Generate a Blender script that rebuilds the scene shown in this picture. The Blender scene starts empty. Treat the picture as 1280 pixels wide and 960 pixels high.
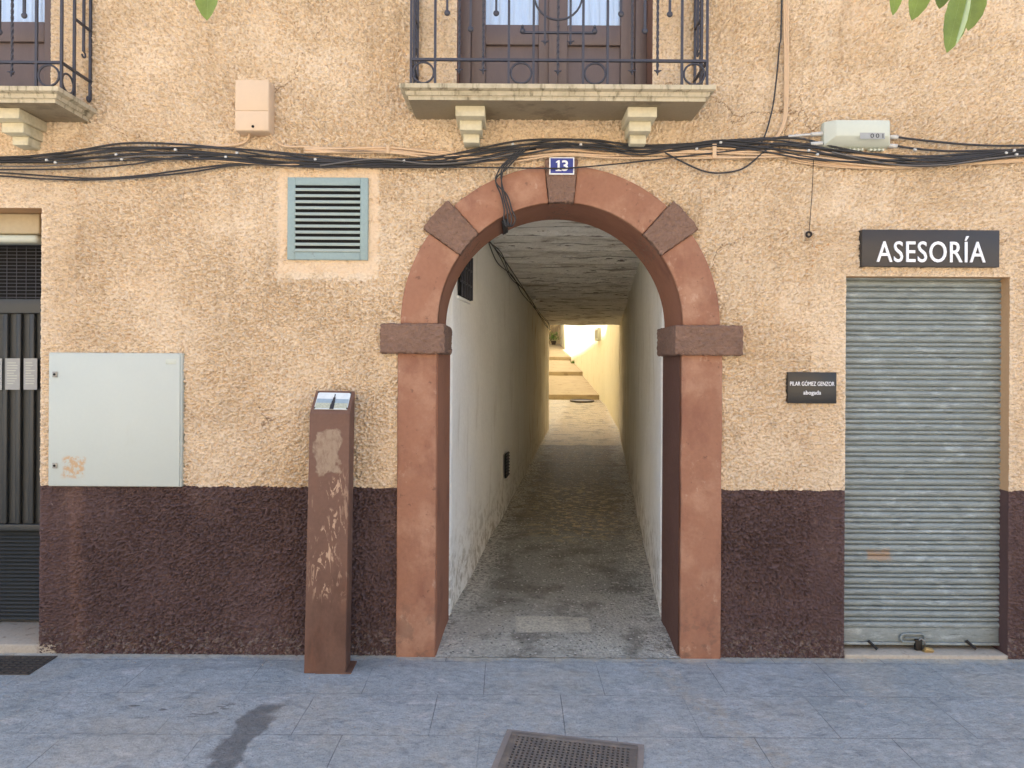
import bpy, bmesh, math, random
import numpy as np
from mathutils import Vector, Matrix

random.seed(7)
SC = bpy.context.scene
COL = SC.collection
R = math.radians
PI = math.pi

# ------------------------------------------------------------------ camera
F = 887.0; D0 = 4.08; CZ = 1.68; VX, VY = 640.0, 455.0; ROLL = R(0.35)
cam_d = bpy.data.cameras.new('camera'); cam = bpy.data.objects.new('camera', cam_d); COL.objects.link(cam)
cam.location = (0, -D0, CZ); cam.rotation_euler = (PI/2, -ROLL, 0)
cam_d.sensor_width = 36; cam_d.lens = 36*F/1280
cam_d.shift_y = -25/1280; cam_d.clip_start = .05; cam_d.clip_end = 3000
SC.camera = cam

def P(px, py, y=0.0):
    """world point of a photograph pixel lying in the plane y"""
    d = y + D0; u = px-VX; v = VY-py; c, s = math.cos(ROLL), math.sin(ROLL)
    return Vector(((u*c-v*s)*d/F, y, CZ+(u*s+v*c)*d/F))

def lin(r, g, b):
    f = lambda c: c/12.92 if c <= .04045 else ((c+.055)/1.055)**2.4
    return (f(r/255), f(g/255), f(b/255))

# ------------------------------------------------------------------ materials
class N:
    def __init__(s, m):
        s.t = m.node_tree; s.l = s.t.links
    def new(s, k, **kw):
        n = s.t.nodes.new(k)
        for a, b in kw.items(): setattr(n, a, b)
        return n
    def link(s, a, b): s.l.new(a, b)
    def math(s, op, a, b=None, c=None, clamp=False):
        n = s.new('ShaderNodeMath', operation=op); n.use_clamp = clamp
        for i, x in enumerate((a, b, c)):
            if x is None: continue
            if isinstance(x, (int, float)): n.inputs[i].default_value = x
            else: s.link(x, n.inputs[i])
        return n.outputs[0]
    def pos(s, scale=(1, 1, 1), loc=(0, 0, 0), obj=False):
        g = s.new('ShaderNodeTexCoord').outputs['Object'] if obj else s.new('ShaderNodeNewGeometry').outputs['Position']
        m = s.new('ShaderNodeMapping'); m.inputs['Scale'].default_value = scale; m.inputs['Location'].default_value = loc
        s.link(g, m.inputs['Vector']); return m.outputs[0]
    def noise(s, v, scale, detail=5, rough=.55, dist=0):
        n = s.new('ShaderNodeTexNoise'); n.inputs['Scale'].default_value = scale; n.inputs['Detail'].default_value = detail
        n.inputs['Roughness'].default_value = rough; n.inputs['Distortion'].default_value = dist
        s.link(v, n.inputs['Vector']); return n.outputs['Fac']
    def ramp(s, f, lo, hi, a=0., b=1.):
        n = s.new('ShaderNodeMapRange'); n.interpolation_type = 'SMOOTHSTEP'
        n.inputs['From Min'].default_value = lo; n.inputs['From Max'].default_value = hi
        n.inputs['To Min'].default_value = a; n.inputs['To Max'].default_value = b
        s.link(f, n.inputs['Value']); return n.outputs[0]
    def mix(s, f, a, b):
        n = s.new('ShaderNodeMix', data_type='RGBA')
        if isinstance(f, (int, float)): n.inputs[0].default_value = f
        else: s.link(f, n.inputs[0])
        for i, x in ((6, a), (7, b)):
            if isinstance(x, tuple): n.inputs[i].default_value = (*x[:3], 1)
            else: s.link(x, n.inputs[i])
        return n.outputs[2]
    def scale(s, c, f):
        n = s.new('ShaderNodeVectorMath', operation='SCALE')
        if isinstance(c, tuple): n.inputs[0].default_value = c[:3]
        else: s.link(c, n.inputs[0])
        if isinstance(f, (int, float)): n.inputs['Scale'].default_value = f
        else: s.link(f, n.inputs['Scale'])
        return n.outputs[0]

def mat(name, col, rough=.8, var=.1, vs=3., fine=.08, fs=45., bump=0., bs=60., metal=0., stains=(), stretch=(1, 1, 1),
        spec=.3, extra=None, obj=False, bdist=.004):
    """base colour varied by two noises; stains = (colour, scale, lo, hi, stretch, amount)"""
    m = bpy.data.materials.new(name); m.use_nodes = True
    n = N(m); b = m.node_tree.nodes['Principled BSDF']
    b.inputs['Roughness'].default_value = rough; b.inputs['Metallic'].default_value = metal
    b.inputs['Specular IOR Level'].default_value = spec
    v = n.pos(stretch, obj=obj)
    n1 = n.noise(v, vs, 6); n2 = n.noise(v, fs, 4)
    f = n.math('ADD', n.math('MULTIPLY_ADD', n1, 3*var, 1-1.5*var), n.math('MULTIPLY_ADD', n2, 3*fine, -1.5*fine))
    c = n.scale(tuple(col), f)
    for i, st in enumerate(stains):
        sc, s, lo, hi, sx, am = st
        w = n.noise(n.pos(sx, (i*7.3+1.1, i*3.1, i*5.7), obj=obj), s, 7, .65)
        c = n.mix(n.ramp(w, lo, hi, 0, am), c, tuple(sc))
    if extra: c = extra(n, c, b)
    n.link(c, b.inputs['Base Color'])
    if bump:
        k = n.new('ShaderNodeBump'); k.inputs['Strength'].default_value = bump; k.inputs['Distance'].default_value = bdist
        n.link(n.noise(n.pos(stretch, obj=obj), bs, 6, .6), k.inputs['Height']); n.link(k.outputs[0], b.inputs['Normal'])
    return m

def zmask(n, lo, hi, a, b):
    sp = n.new('ShaderNodeSeparateXYZ'); n.link(n.new('ShaderNodeNewGeometry').outputs['Position'], sp.inputs[0])
    return n.ramp(sp.outputs['Z'], lo, hi, a, b)

def box_mask(n, x0, x1, z0, z1, soft=.02, ax=('X', 'Z'), wob=0.0, ws=12):
    """1 inside a world rectangle with a wobbling border"""
    sp = n.new('ShaderNodeSeparateXYZ'); n.link(n.new('ShaderNodeNewGeometry').outputs['Position'], sp.inputs[0])
    a, c = sp.outputs[ax[0]], sp.outputs[ax[1]]
    if wob:
        w = n.noise(n.pos(), ws, 4); a = n.math('ADD', a, n.math('MULTIPLY_ADD', w, 2*wob, -wob))
        w = n.noise(n.pos(loc=(5, 5, 5)), ws, 4); c = n.math('ADD', c, n.math('MULTIPLY_ADD', w, 2*wob, -wob))
    r = n.ramp(a, x0-soft, x0+soft)
    r = n.math('MULTIPLY', r, n.ramp(a, x1-soft, x1+soft, 1, 0))
    r = n.math('MULTIPLY', r, n.ramp(c, z0-soft, z0+soft))
    return n.math('MULTIPLY', r, n.ramp(c, z1-soft, z1+soft, 1, 0))

def stucco_extra(n, c, b):
    # dust and grime with shapes of their own
    w = n.noise(n.pos((1, 1, .35)), 2.2, 6)
    c = n.mix(n.ramp(w, .55, .75, 0, .3), c, lin(190, 164, 130))
    # sandy grain; its dark specks paint in the shade of the render's pits
    w = n.noise(n.pos((1, 1, 1.4), (2, 5, 2)), 52, 4, .6); c = n.mix(n.ramp(w, .5, .66, 0, .6), c, lin(172, 144, 114))
    # smoother, paler repair patches
    w = n.noise(n.pos(loc=(3, 9, 1)), 1.3, 3)
    c = n.mix(n.ramp(w, .58, .7, 0, .35), c, lin(226, 200, 168))
    return c
M = {}
def stucco_extra2(n, c, b):
    c = stucco_extra(n, c, b)
    # pale smooth plaster round the vent
    x0, x1, z0, z1 = -1.345, -.775, 2.19, 2.80
    c = n.mix(n.math('MULTIPLY', box_mask(n, x0, x1, z0, z1, .012, wob=.05, ws=9), .7), c, lin(226, 198, 164))
    # drip stains of dust and rain running down the render
    w = n.noise(n.pos((1, 1, .10), (5, 1, 2)), 7, 5, .6); w2 = n.noise(n.pos((1, 1, .6), (2, 2, 2)), 1.1, 3)
    c = n.mix(n.math('MULTIPLY', n.ramp(w, .54, .68, 0, .28), n.ramp(w2, .45, .6)), c, lin(160, 136, 110))
    # hair cracks
    v = n.new('ShaderNodeTexVoronoi', feature='DISTANCE_TO_EDGE'); v.inputs['Scale'].default_value = .9
    d = n.new('ShaderNodeVectorMath', operation='MULTIPLY_ADD'); t = n.new('ShaderNodeTexNoise'); t.inputs['Scale'].default_value = 3; t.inputs['Detail'].default_value = 6
    n.link(n.pos(), t.inputs['Vector']); n.link(t.outputs['Color'], d.inputs[0]); d.inputs[1].default_value = (.5, .5, .5); n.link(n.pos((1, .2, 1)), d.inputs[2]); n.link(d.outputs[0], v.inputs['Vector'])
    f = n.math('MULTIPLY', n.ramp(v.outputs['Distance'], .001, .004, .7, 0), n.ramp(n.noise(n.pos(loc=(7, 7, 7)), 1.4, 2), .52, .6))
    return n.mix(f, c, lin(120, 92, 68))
M['stucco'] = mat('cream_roughcast', lin(223, 203, 176), .92, .06, 1.5, .14, 75, .9, 110, extra=stucco_extra2, spec=.15, bdist=.006)

def plinth_extra(n, c, b):
    # scuffs, chips of pale render, dust near the foot of the wall
    w = n.noise(n.pos(), 26, 8, .7); c = n.mix(n.ramp(w, .62, .69, 0, .5), c, lin(160, 144, 134))
    w = n.noise(n.pos(loc=(4, 2, 8)), 4, 5); c = n.mix(n.ramp(w, .52, .72, 0, .45), c, lin(118, 96, 88))
    w = n.noise(n.pos(loc=(1, 2, 3)), 30, 6, .7)
    f = n.math('MULTIPLY', n.ramp(w, .5, .6), zmask(n, 0, .25, .45, 0)); c = n.mix(f, c, lin(160, 150, 140))
    # rusty run below the grey cabinet
    f = box_mask(n, -2.53, -2.46, -.1, .965, .03, wob=.05, ws=5); c = n.mix(n.math('MULTIPLY', f, .35), c, lin(134, 104, 92))
    return c
M['plinth'] = mat('brown_roughcast', lin(92, 73, 71), .8, .14, 2.0, .22, 60, 1., 90, extra=plinth_extra, spec=.3, bdist=.006)
M['reveal'] = mat('smooth_cream_render', lin(192, 156, 118), .9, .06, 4, .06, 50, .3, 40, spec=.15)
M['reveal_brown'] = mat('smooth_brown_render', lin(92, 70, 66), .8, .1, 4, .1, 50, .3, 40)
def stone_extra(n, c, b):
    f = n.math('MULTIPLY', n.ramp(n.noise(n.pos(), 9, 7, .7), .5, .6), zmask(n, 0, .55, 1., 0)); c = n.mix(n.math('MULTIPLY', f, .6), c, lin(112, 88, 74))
    return c
ST = [(lin(180, 140, 114), 3.5, .46, .66, (1, 1, 1), .65), (lin(126, 84, 68), 4.2, .5, .66, (1, 1, .5), .6), (lin(196, 164, 140), 14, .60, .72, (1, 1, .8), .45), (lin(92, 66, 56), 24, .63, .69, (1, 1, 1), .5)]
M['stone'] = mat('red_painted_stone', lin(152, 108, 85), .8, .14, 3, .09, 45, .55, 16, stains=ST, extra=stone_extra, bdist=.01)
M['stone_in'] = mat('red_brown_soffit', lin(148, 102, 80), .75, .1, 3, .06, 35, .35, 14, stains=[(lin(110, 70, 58), 3, .5, .7, (1, 1, 1), .5)], bdist=.01)
M['block'] = mat('dark_rough_block', lin(134, 106, 90), .8, .14, 8, .16, 45, 1., 30, stains=[(lin(175, 140, 125), 20, .6, .75, (1, 1, 1), .5)], bdist=.03)
M['jamb_dark'] = mat('dark_brown_jamb', lin(100, 70, 60), .75, .14, 4, .1, 40, .5, 22, stains=[(lin(160, 120, 105), 28, .66, .74, (1, 1, 1), .6)], bdist=.01)
def white_extra(n, c, b):
    # old ochre limewash showing through further in
    sp = n.new('ShaderNodeSeparateXYZ'); n.link(n.new('ShaderNodeNewGeometry').outputs['Position'], sp.inputs[0])
    w = n.noise(n.pos((1, 1, .5)), 1.6, 6); y = n.math('ADD', sp.outputs['Y'], n.math('MULTIPLY_ADD', w, 5, -2.5))
    c = n.mix(n.ramp(y, 2.5, 9, 0, .5), c, lin(234, 222, 194))
    w = n.noise(n.pos((1, 1.5, .22), (1, 8, 3)), 5, 6, .7); c = n.mix(n.math('MULTIPLY', n.ramp(w, .53, .66), n.ramp(sp.outputs['Y'], 3.5, 7, 0, .7)), c, lin(190, 152, 84))  # upright ochre streaks, painting in the wall's glossy sheen
    w = n.noise(n.pos((1, 1, 1), (1, 2, 3)), 10, 7, .72); c = n.mix(n.math('MULTIPLY', n.ramp(w, .46, .6), zmask(n, .1, .75, .65, 0)), c, lin(150, 138, 112))
    w = n.noise(n.pos((1, 1.2, .25), (3, 3, 3)), 3.5, 6, .65); c = n.mix(n.ramp(w, .54, .74, 0, .4), c, lin(176, 164, 138))
    w = n.noise(n.pos((1, 1, .6), (6, 1, 3)), 14, 6, .7); c = n.mix(n.ramp(w, .66, .74, 0, .5), c, lin(116, 104, 88))
    return c
M['white'] = mat('old_limewash', lin(248, 247, 240), .8, .04, 2, .05, 30, .5, 7, extra=white_extra, bdist=.03)
def ceil_extra(n, c, b):
    sp = n.new('ShaderNodeSeparateXYZ'); n.link(n.new('ShaderNodeNewGeometry').outputs['Position'], sp.inputs[0])
    yy = n.math('ADD', sp.outputs['Y'], n.math('MULTIPLY_ADD', n.noise(n.pos((1, .3, 1)), 5, 5), .09, -.045))
    for per, off, am in ((.62, .0, .85), (.62, .27, .6)):
        d = n.math('ABSOLUTE', n.math('ADD', n.math('FRACT', n.math('MULTIPLY_ADD', yy, 1/per, off)), -.5))
        f = n.math('MULTIPLY', n.ramp(d, .47, .495), n.ramp(n.noise(n.pos(loc=(off*9, 2, 2)), 4, 5), .38, .55)); c = n.mix(n.math('MULTIPLY', f, am), c, lin(74, 60, 46))
    return c
M['ceil'] = mat('peeling_ceiling', lin(250, 248, 242), .85, .05, 3, .08, 40, .7, 16, bdist=.03, extra=ceil_extra,
                stains=[(lin(120, 102, 80), 5, .56, .66, (.3, 1.6, 1), .7), (lin(84, 68, 54), 11, .61, .65, (.5, 1.4, 1), .9), (lin(150, 134, 108), 2.5, .5, .7, (.6, 1, 1), .5)])
M['concrete_stone'] = mat('weathered_cast_stone', lin(190, 178, 152), .85, .1, 5, .1, 60, .4, 50,
                stains=[(lin(92, 84, 62), 26, .50, .68, (1, 1, .15), .8), (lin(120, 110, 82), 6, .5, .75, (1, 1, 1), .5)])
M['soffit_stone'] = mat('darker_slab_underside', lin(156, 142, 116), .85, .12, 4, .1, 60, .4, 50, stains=[(lin(110, 96, 76), 3, .5, .62, (1, 1, 1), .6)])  # darker tone for the underside of the balcony slab
M['corbel_stone'] = mat('pale_cast_stone', lin(205, 196, 168), .85, .08, 8, .1, 60, .35, 60, stains=[(lin(140, 128, 96), 9, .5, .75, (1, 1, .5), .5)])
M['iron'] = mat('wrought_iron', lin(66, 66, 74), .5, .15, 20, .1, 90, .2, 120, metal=.3, spec=.5)
M['wood'] = mat('brown_joinery', lin(104, 90, 87), .5, .1, 3, .08, 30, .15, 30, stretch=(6, 6, 1), spec=.5)
M['woodframe'] = mat('brown_surround', lin(132, 98, 82), .65, .08, 4, .06, 40)
M['black'] = mat('black_cable', lin(58, 57, 58), .65, .15, 9, .1, 60, spec=.3)
M['greycable'] = mat('grey_cable', lin(104, 100, 96), .65, .12, 9, .1, 60)
M['beige'] = mat('beige_cable', lin(206, 176, 142), .7, .06, 9, .06, 60)
M['thread'] = mat('dark_wire', lin(50, 42, 38), .7)
M['clip'] = mat('white_plastic', lin(196, 194, 188), .5, .05)
M['boxbeige'] = mat('beige_plastic', lin(210, 184, 154), .6, .03, 4, .02, 50, spec=.35)
M['boxgrey'] = mat('grey_plastic', lin(196, 200, 186), .55, .04, 6, .03, 60)
def cab_extra(n, c, b):
    p0, p1 = P(78, 596, -.03), P(106, 572, -.03)
    f = box_mask(n, p0.x, p1.x, p0.z, p1.z, .012, wob=.03, ws=14)
    w = n.noise(n.pos((1, 1, 1), (2, 0, 0)), 45, 5); f = n.math('MULTIPLY', f, n.ramp(w, .35, .6)); return n.mix(n.math('MULTIPLY', f, .85), c, lin(190, 152, 108))
M['cabinet'] = mat('cabinet_polyester', lin(186, 192, 184), .5, .03, 3, .02, 60, extra=cab_extra, spec=.4,
                stains=[(lin(176, 180, 168), 5, .58, .75, (1, 1, .4), .4)])
M['lockmetal'] = mat('lock_metal', lin(150, 148, 142), .4, metal=.6)
M['hole'] = mat('dark_inside', lin(24, 24, 24), .9)
M['ventblue'] = mat('pale_blue_paint', lin(144, 162, 160), .6, .08, 8, .08, 60, .2, 60, stains=[(lin(110, 108, 98), 18, .62, .72, (1, 1, 1), .6)])
M['ventslat'] = mat('grey_slat_paint', lin(166, 176, 166), .6, .08, 8, .05)
M['signblack'] = mat('black_sign_board', lin(58, 54, 52), .45, .06, 6, .04, 60, spec=.4)
M['plaqueblack'] = mat('black_plaque', lin(34, 33, 33), .35, .05, 6, spec=.5)
M['letter'] = mat('white_letters', lin(240, 240, 242), .5, .02)
M['plateblue'] = mat('blue_enamel', lin(44, 56, 132), .3, .06, 20, spec=.5)
M['enamel'] = mat('white_enamel', lin(232, 232, 230), .3, .03, spec=.5)
M['ink'] = mat('dark_ink', lin(52, 52, 56), .6)
M['paper'] = mat('white_paper', lin(160, 162, 160), .7, .02)
M['lampcase'] = mat('old_lamp_case', lin(176, 160, 130), .5, .08, 8)
M['doormetal'] = mat('dark_green_grey_metal', lin(52, 55, 55), .45, .1, 5, .06, 60, spec=.5, stains=[(lin(90, 86, 80), 20, .66, .74, (1, 1, 1), .4)])
def shut_extra(n, c, b):
    w = n.noise(n.pos((1, 1, 3)), 9, 6, .7); c = n.mix(n.ramp(w, .5, .72, 0, .5), c, lin(196, 204, 204))
    w = n.noise(n.pos((.6, 1, 6), (3, 3, 3)), 16, 7, .7); c = n.mix(n.ramp(w, .52, .66, 0, .6), c, lin(92, 96, 92))
    f = box_mask(n, 2.09, 2.22, .54, .60, .015, wob=.03, ws=20); c = n.mix(n.math('MULTIPLY', f, .7), c, lin(172, 138, 104))
    return c
M['shutter'] = mat('galvanised_slats', lin(138, 145, 142), .55, .1, 6, .1, 70, .12, 80, metal=.1, extra=shut_extra, spec=.3)
M['shutdark'] = mat('dark_steel', lin(54, 50, 46), .5, .1, 20, metal=.5)
M['brass'] = mat('tarnished_brass', lin(186, 156, 104), .4, .1, 30, metal=.5)
CORT = [(lin(60, 36, 28), 3, .5, .75, (1, 1, .4), .7), (lin(138, 92, 68), 6, .5, .75, (1, 1, .3), .55)]
def corten_extra(n, c, b):
    # grey worn patch and pale scratches on the front of the post
    a, e = P(393, 590, -.25), P(426, 537, -.25)
    f = box_mask(n, a.x, e.x, a.z, e.z, .008, wob=.085, ws=11); w = n.noise(n.pos((1, 1, .5), (1, 1, 1)), 40, 6, .7); f = n.math('MULTIPLY', f, n.ramp(w, .3, .6, .35, .85)); c = n.mix(f, c, lin(158, 138, 116))
    w = n.noise(n.pos((2.6, 2, .7), (2, 2, 2)), 8, 6, .62, 3.2); f = n.math('MULTIPLY', n.ramp(w, .55, .58), n.ramp(n.noise(n.pos(), 7, 4), .42, .55))
    a, e = P(390, 745, -.25), P(432, 590, -.25)
    f = n.math('MULTIPLY', f, box_mask(n, a.x, e.x, a.z, e.z, .06)); c = n.mix(n.math('MULTIPLY', f, .8), c, lin(196, 164, 136))
    return c
M['corten'] = mat('rusty_steel', lin(112, 84, 70), .7, .12, 6, .1, 60, .3, 70, stains=CORT, extra=corten_extra, spec=.3)
M['sill'] = mat('pale_stone_sill', lin(176, 166, 150), .85, .1, 6, .14, 60, .4, 60, stains=[(lin(110, 98, 84), 14, .56, .7, (1, 1, 1), .6)])
M['curtain'] = mat('pale_curtain', lin(208, 224, 248), .9, .03, 2, .01, stretch=(6, 1, .2))
M['castiron'] = mat('cast_iron', lin(92, 86, 80), .55, .1, 20, .1, 80, metal=.5, spec=.5)
M['grate'] = mat('dusty_cast_iron', lin(118, 112, 106), .6, .12, 14, .12, 80, metal=.3, spec=.4, stains=[(lin(150, 140, 126), 9, .5, .66, (1, 1, 1), .6)])
M['grateframe'] = mat('grate_surround', lin(140, 132, 124), .8, .1, 10, .1, 60)
M['leaf'] = mat('green_leaf', lin(114, 134, 62), .5, .3, 22, .12, 140, .5, 160, spec=.4)
M['leaf_pale'] = mat('leaf_underside', lin(168, 186, 140), .6, .06, 20)
M['bark'] = mat('grey_bark', lin(110, 98, 84), .9, .15, 10, .15, 50, .6, 40)
M['plantgreen'] = mat('plant_green', lin(96, 128, 52), .6, .2, 8)
M['terracotta'] = mat('dark_pot', lin(70, 60, 54), .8)
M['alleywall'] = mat('ochre_limewash', lin(238, 232, 210), .9, .04, 1.4, .04, 30, .4, 8, bdist=.03,
                stains=[(lin(224, 212, 180), 2.2, .52, .72, (1, 1, .6), .5), (lin(150, 128, 96), 5, .62, .72, (1, 1, .5), .5)])
M['backwall'] = mat('peeling_wall', lin(206, 184, 142), .9, .08, 2, .1, 20, .5, 8, stains=[(lin(130, 108, 84), 3, .5, .6, (1, 1, .4), .7)])
M['step'] = mat('worn_step_concrete', lin(176, 158, 126), .9, .1, 2, .1, 40, .5, 24, stains=[(lin(130, 112, 84), 4, .52, .7, (1, 1, 1), .6)])
M['roof'] = mat('roof_tiles', lin(170, 110, 82), .9, .15, 3)
M['asphalt'] = mat('asphalt', (.06, .06, .06), .9, .1, 3, .15, 80)
M['square'] = mat('pale_bounce_paving', lin(188, 180, 166), .85, .1, 1, .1, 30)  # unseen ground behind the camera, made pale to bounce sunlight
M['facing'] = mat('plain_facing', lin(196, 180, 152), .9, .1, 1, .1, 30)  # pale so that the added house opposite throws light back
M['earth'] = mat('ground_soil', (.16, .14, .11), .95, .15, .5)

# glass
g = bpy.data.materials.new('window_glass'); g.use_nodes = True; n = N(g); g.node_tree.nodes.remove(g.node_tree.nodes['Principled BSDF'])
tr = n.new('ShaderNodeBsdfTransparent'); tr.inputs[0].default_value = (.97, .985, .99, 1); gl = n.new('ShaderNodeBsdfGlossy'); gl.inputs['Roughness'].default_value = .02
fr = n.new('ShaderNodeFresnel'); fr.inputs[0].default_value = 1.9; mx = n.new('ShaderNodeMixShader')
n.link(n.math('MULTIPLY', fr.outputs[0], n.math('SUBTRACT', 1.0, n.new('ShaderNodeNewGeometry').outputs['Backfacing'])), mx.inputs[0]); n.link(tr.outputs[0], mx.inputs[1]); n.link(gl.outputs[0], mx.inputs[2])
n.link(mx.outputs[0], g.node_tree.nodes['Material Output'].inputs[0]); M['glass'] = g

# pavement: bluish riven stone slabs with faint joints, a wet streak and drips
def make_pavement():
    m = bpy.data.materials.new('riven_slate_paving'); m.use_nodes = True; n = N(m); b = m.node_tree.nodes['Principled BSDF']
    v = n.pos()
    def brick(scale, off, mort, smooth):
        k = n.new('ShaderNodeTexBrick'); k.offset = .37; k.inputs['Scale'].default_value = 1
        k.inputs['Brick Width'].default_value = .62; k.inputs['Row Height'].default_value = .40
        k.inputs['Mortar Size'].default_value = mort; k.inputs['Mortar Smooth'].default_value = smooth
        k.inputs['Color1'].default_value = (0, 0, 0, 1); k.inputs['Color2'].default_value = (1, 1, 1, 1); k.inputs['Bias'].default_value = 0
        w = n.new('ShaderNodeTexNoise'); w.inputs['Scale'].default_value = 3; n.link(v, w.inputs['Vector'])
        d = n.new('ShaderNodeVectorMath', operation='MULTIPLY_ADD'); n.link(w.outputs['Color'], d.inputs[0]); d.inputs[1].default_value = (.012,)*3
        mp = n.pos((1, 1, 1), (.13, .07, 0)); n.link(mp, d.inputs[2]); n.link(d.outputs[0], k.inputs['Vector']); return k
    bk = brick(1, 0, .0022, .4)
    c = n.mix(bk.outputs['Color'], lin(152, 158, 158), lin(159, 164, 164))
    w = n.noise(n.pos(), 2.2, 6); c = n.mix(n.ramp(w, .4, .7, 0, .5), c, lin(172, 178, 180))
    w = n.noise(n.pos((1, 1.4, 1), (4, 4, 4)), 6, 8, .72, .3); c = n.mix(n.ramp(w, .48, .66, 0, .5), c, lin(116, 123, 128))
    w = n.noise(n.pos((1, 1.5, 1), (9, 2, 4)), 4.5, 7, .62, .5); c = n.mix(n.ramp(w, .57, .66, 0, .5), c, lin(194, 193, 190))
    w = n.noise(n.pos(), 110, 4, .6); c = n.mix(n.ramp(w, .5, .7, 0, .5), c, lin(88, 92, 96))
    w = n.noise(n.pos(loc=(2, 1, 0)), 70, 5, .7); c = n.mix(n.ramp(w, .70, .76, 0, .6), c, lin(190, 192, 190))
    w = n.noise(n.pos(loc=(7, 3, 0)), 1.6, 7, .7); c = n.mix(n.ramp(w, .48, .64, 0, .35), c, lin(176, 168, 152))
    # sandy dust along the wall foot and an ochre drift to the right
    f = n.math('MULTIPLY', box_mask(n, -9, 9, -.05, .4, .03, ('X', 'Y'), .10, 7), .75); c = n.mix(f, c, lin(182, 174, 156))
    sp = n.new('ShaderNodeSeparateXYZ'); n.link(n.new('ShaderNodeNewGeometry').outputs['Position'], sp.inputs[0])
    t = n.math('MULTIPLY_ADD', sp.outputs['Y'], .35, sp.outputs['X'])
    t = n.math('ABSOLUTE', n.math('ADD', n.math('ADD', t, -.75), n.math('MULTIPLY_ADD', n.noise(n.pos(), 4, 4), .2, -.1)))
    f = n.math('MULTIPLY', n.ramp(t, .02, .12, .5, 0), n.ramp(n.noise(n.pos(loc=(1, 1, 1)), 22, 5), .35, .65)); c = n.mix(f, c, lin(168, 158, 140))
    w = n.noise(n.pos((1, 1.3, 1), (6, 6, 1)), 24, 9, .75); c = n.scale(c, n.math('MULTIPLY_ADD', w, 1.7, .30)); grain = w
    # joints
    c = n.mix(n.math('MULTIPLY', bk.outputs['Fac'], n.ramp(n.noise(n.pos(loc=(3, 8, 1)), 2.5, 3), .4, .6, .2, .8)), c, lin(96, 98, 102))
    # wet streak
    t = n.math('MULTIPLY_ADD', sp.outputs['Y'], -.10, sp.outputs['X'])
    t = n.math('ABSOLUTE', n.math('ADD', n.math('ADD', t, 1.11), n.math('MULTIPLY_ADD', n.noise(n.pos(loc=(8, 1, 1)), 5, 4), .22, -.11)))
    wet = n.math('MULTIPLY', n.ramp(t, .045, .075, 1, 0), n.ramp(sp.outputs['Y'], -.62, -.56, 1, 0))
    # dark drips on the left
    dr = n.math('MULTIPLY', n.ramp(n.noise(n.pos((1, 2.5, 1), (3, 3, 3)), 9, 3), .60, .63), box_mask(n, -1.95, -1.3, -.72, -.58, .04, ('X', 'Y'), .02))
    wet = n.math('MAXIMUM', wet, dr)
    c = n.mix(n.math('MULTIPLY', wet, .6), c, lin(70, 68, 66))
    n.link(c, b.inputs['Base Color'])
    n.link(n.ramp(wet, 0, 1, .62, .45), b.inputs['Roughness']); b.inputs['Specular IOR Level'].default_value = .35
    h = n.math('MULTIPLY_ADD', n.noise(n.pos((1, 1.4, 1), (4, 4, 4)), 6, 8, .72, .3), 1.2, n.math('MULTIPLY', n.noise(n.pos(), 90, 4), .25))
    h = n.math('ADD', n.math('MULTIPLY_ADD', grain, .4, h), n.math('MULTIPLY', bk.outputs['Fac'], -.4))
    k = n.new('ShaderNodeBump'); k.inputs['Strength'].default_value = 1.; k.inputs['Distance'].default_value = .02
    n.link(h, k.inputs['Height']); n.link(k.outputs[0], b.inputs['Normal']); return m
M['pave'] = make_pavement()

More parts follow.
